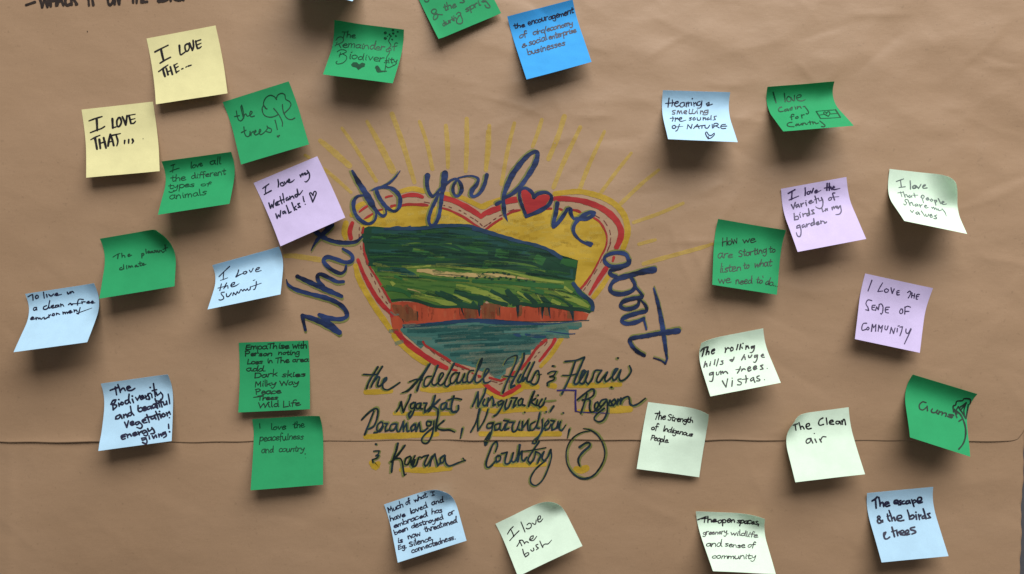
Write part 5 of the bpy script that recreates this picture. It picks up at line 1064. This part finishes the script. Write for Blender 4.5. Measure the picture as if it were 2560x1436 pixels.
 dict(label='pale blue sticky note densely written, Much of what I have loved and embraced', c='ice', ink='navy', w=17.5, z=(940, 1205, 6.216), h=(48, 44), tt=7, curl=[(0.72, -0.7, 0.36, 44)],
  q=[(960.1, 1261.3), (1122.6, 1207.4), (1166.5, 1351.9), (995, 1405.8)],
  pen='850,160 905,150;878,158 890,208;870,215 912,202', words='Much 195 482 425 385 46;of 472 362 538 330 40;what 595 312 800 232 42;have 220 612 458 535 46;loved 530 502 802 400 46;and 865 362 1048 310 42;embraced 280 718 798 530 42;has 865 498 1028 475 42;been 290 822 500 750 42;destroyed 550 728 1048 575 42;or 1125 525 1222 492 44;is 335 948 415 935 44;now 500 892 692 830 46;threatened 755 782 1255 632 42;Eg. 345 1058 478 1020 34;Silence, 520 1010 890 900 44;connectedness. 560 1108 1240 885 44'),
 dict(label='mint sticky note lying tilted at the bottom edge reading I love the bush', c='mint', ink='black', w=19, z=(1220, 1230, 6.97), h=(52, 48), tt=6, curl=[(0.75, -0.66, 0.34, 44)],
  pen='340,735 385,660 440,605;400,660 430,720 452,780;380,850 460,760 540,680;575,525 610,610 645,700;680,575 720,545 755,570 745,620 700,645 668,635;770,545 825,565 840,490;870,480 910,470 915,425 885,425 865,475 880,520 915,520 955,470,14;505,950 545,885 558,842;545,850 570,895 590,940;560,848 600,845 640,905;640,905 650,880 680,870 705,885;725,835 780,810 790,765 750,780 725,835 760,850 800,840 850,775,14;605,1000 625,1080 655,1135;655,1135 710,1090 700,1060 650,1080 640,1105;745,1010 770,1035 800,1015 792,980;870,915 835,930 850,960 880,980 845,1010;905,860 930,920 955,970;955,970 965,930 1000,910 1050,905 1110,840,12',
  q=[(1238.7, 1309.6), (1390.2, 1236.5), (1456, 1364.6), (1294.9, 1439.9)],
  ),
 dict(label='mint sticky note at the bottom reading The open spaces, greenery, wildlife and sense of community', c='mint', ink='black', w=19, z=(1720, 1260, 8.158), h=(86, 82), tt=22, curl=[(0.7, -0.7, 0.33, 55)],
  q=[(1739.6, 1279), (1911, 1286), (1939.4, 1435.5), (1781.3, 1426.7)],
  pen='200,325,26 370,258', words='The 285 385 578 365 58 26;open 605 388 952 370 66 26;spaces, 995 388 1450 422 60 26;greenery. 300 632 822 612 54;wildlife 862 632 1412 685 56;and 360 862 682 882 70;sense 745 868 1152 905 60;of 1212 892 1345 895 60;community 485 1115 1372 1125 62'),
 dict(label='pale blue sticky note near the right edge reading The escape & the birds & trees', c='ice', ink='navy', w=28, z=(2150, 1200, 6.084), h=(52, 48), tt=17,
  pen='185,320 230,290 260,260;235,290 245,430;285,265 300,330 305,400;305,375 330,345 350,350 360,405;375,380 440,355 425,335 385,345 385,385 405,405 450,390;515,350 575,335 565,310 525,320 525,360 585,360;620,315 590,325 615,350 620,375 590,380;670,320 640,335 645,365 690,360;740,315 700,330 710,365 745,345 750,315 765,355;785,300 820,405;795,330 830,305 850,330 815,355;870,330 930,310 930,270 890,270 870,320 890,350 945,340;345,640 290,600 265,570 290,550 305,580 265,620 285,660 330,640 345,615;415,520 430,600 455,628;410,555,22 470,542;440,465,28 475,560 488,625;488,590 515,570 535,620;560,595 630,575 620,540 570,555 565,605 605,625 665,615;720,460 745,540 755,600;755,600 800,590 825,560 800,535 760,560;850,530 860,600;850,492,24;890,530 905,605;900,565 925,535;985,545 945,560 950,590 985,580;960,440 985,520 1005,590;1060,510 1025,520 1050,550 1070,575 1030,585;485,720 505,790 525,865;480,790,22 560,765;560,790,28 575,850;570,815 600,785;610,815 670,800 655,770 620,780 615,830 680,840;690,820 740,795 725,765 690,790 700,835 755,825;830,720 770,735 775,760 830,775 845,800 790,825',
  q=[(2168.4, 1233.7), (2334.9, 1218.4), (2371.1, 1390.7), (2205.1, 1407.4)],
  art=[('ampersand_mark', '375,838 390,800 360,815 375,890 412,898 450,872', '')]),
 dict(label='pale blue sticky note of which only a corner shows at the top edge', c='ice', ink='navy', w=20, z=(700, 0, 8.533), h=(112, 112), tt=0,
  q=[(750, -176), (915, -128), (880.5, 3.8), (707, -48)]),
]
for spec in NOTES:
    build_note(spec)
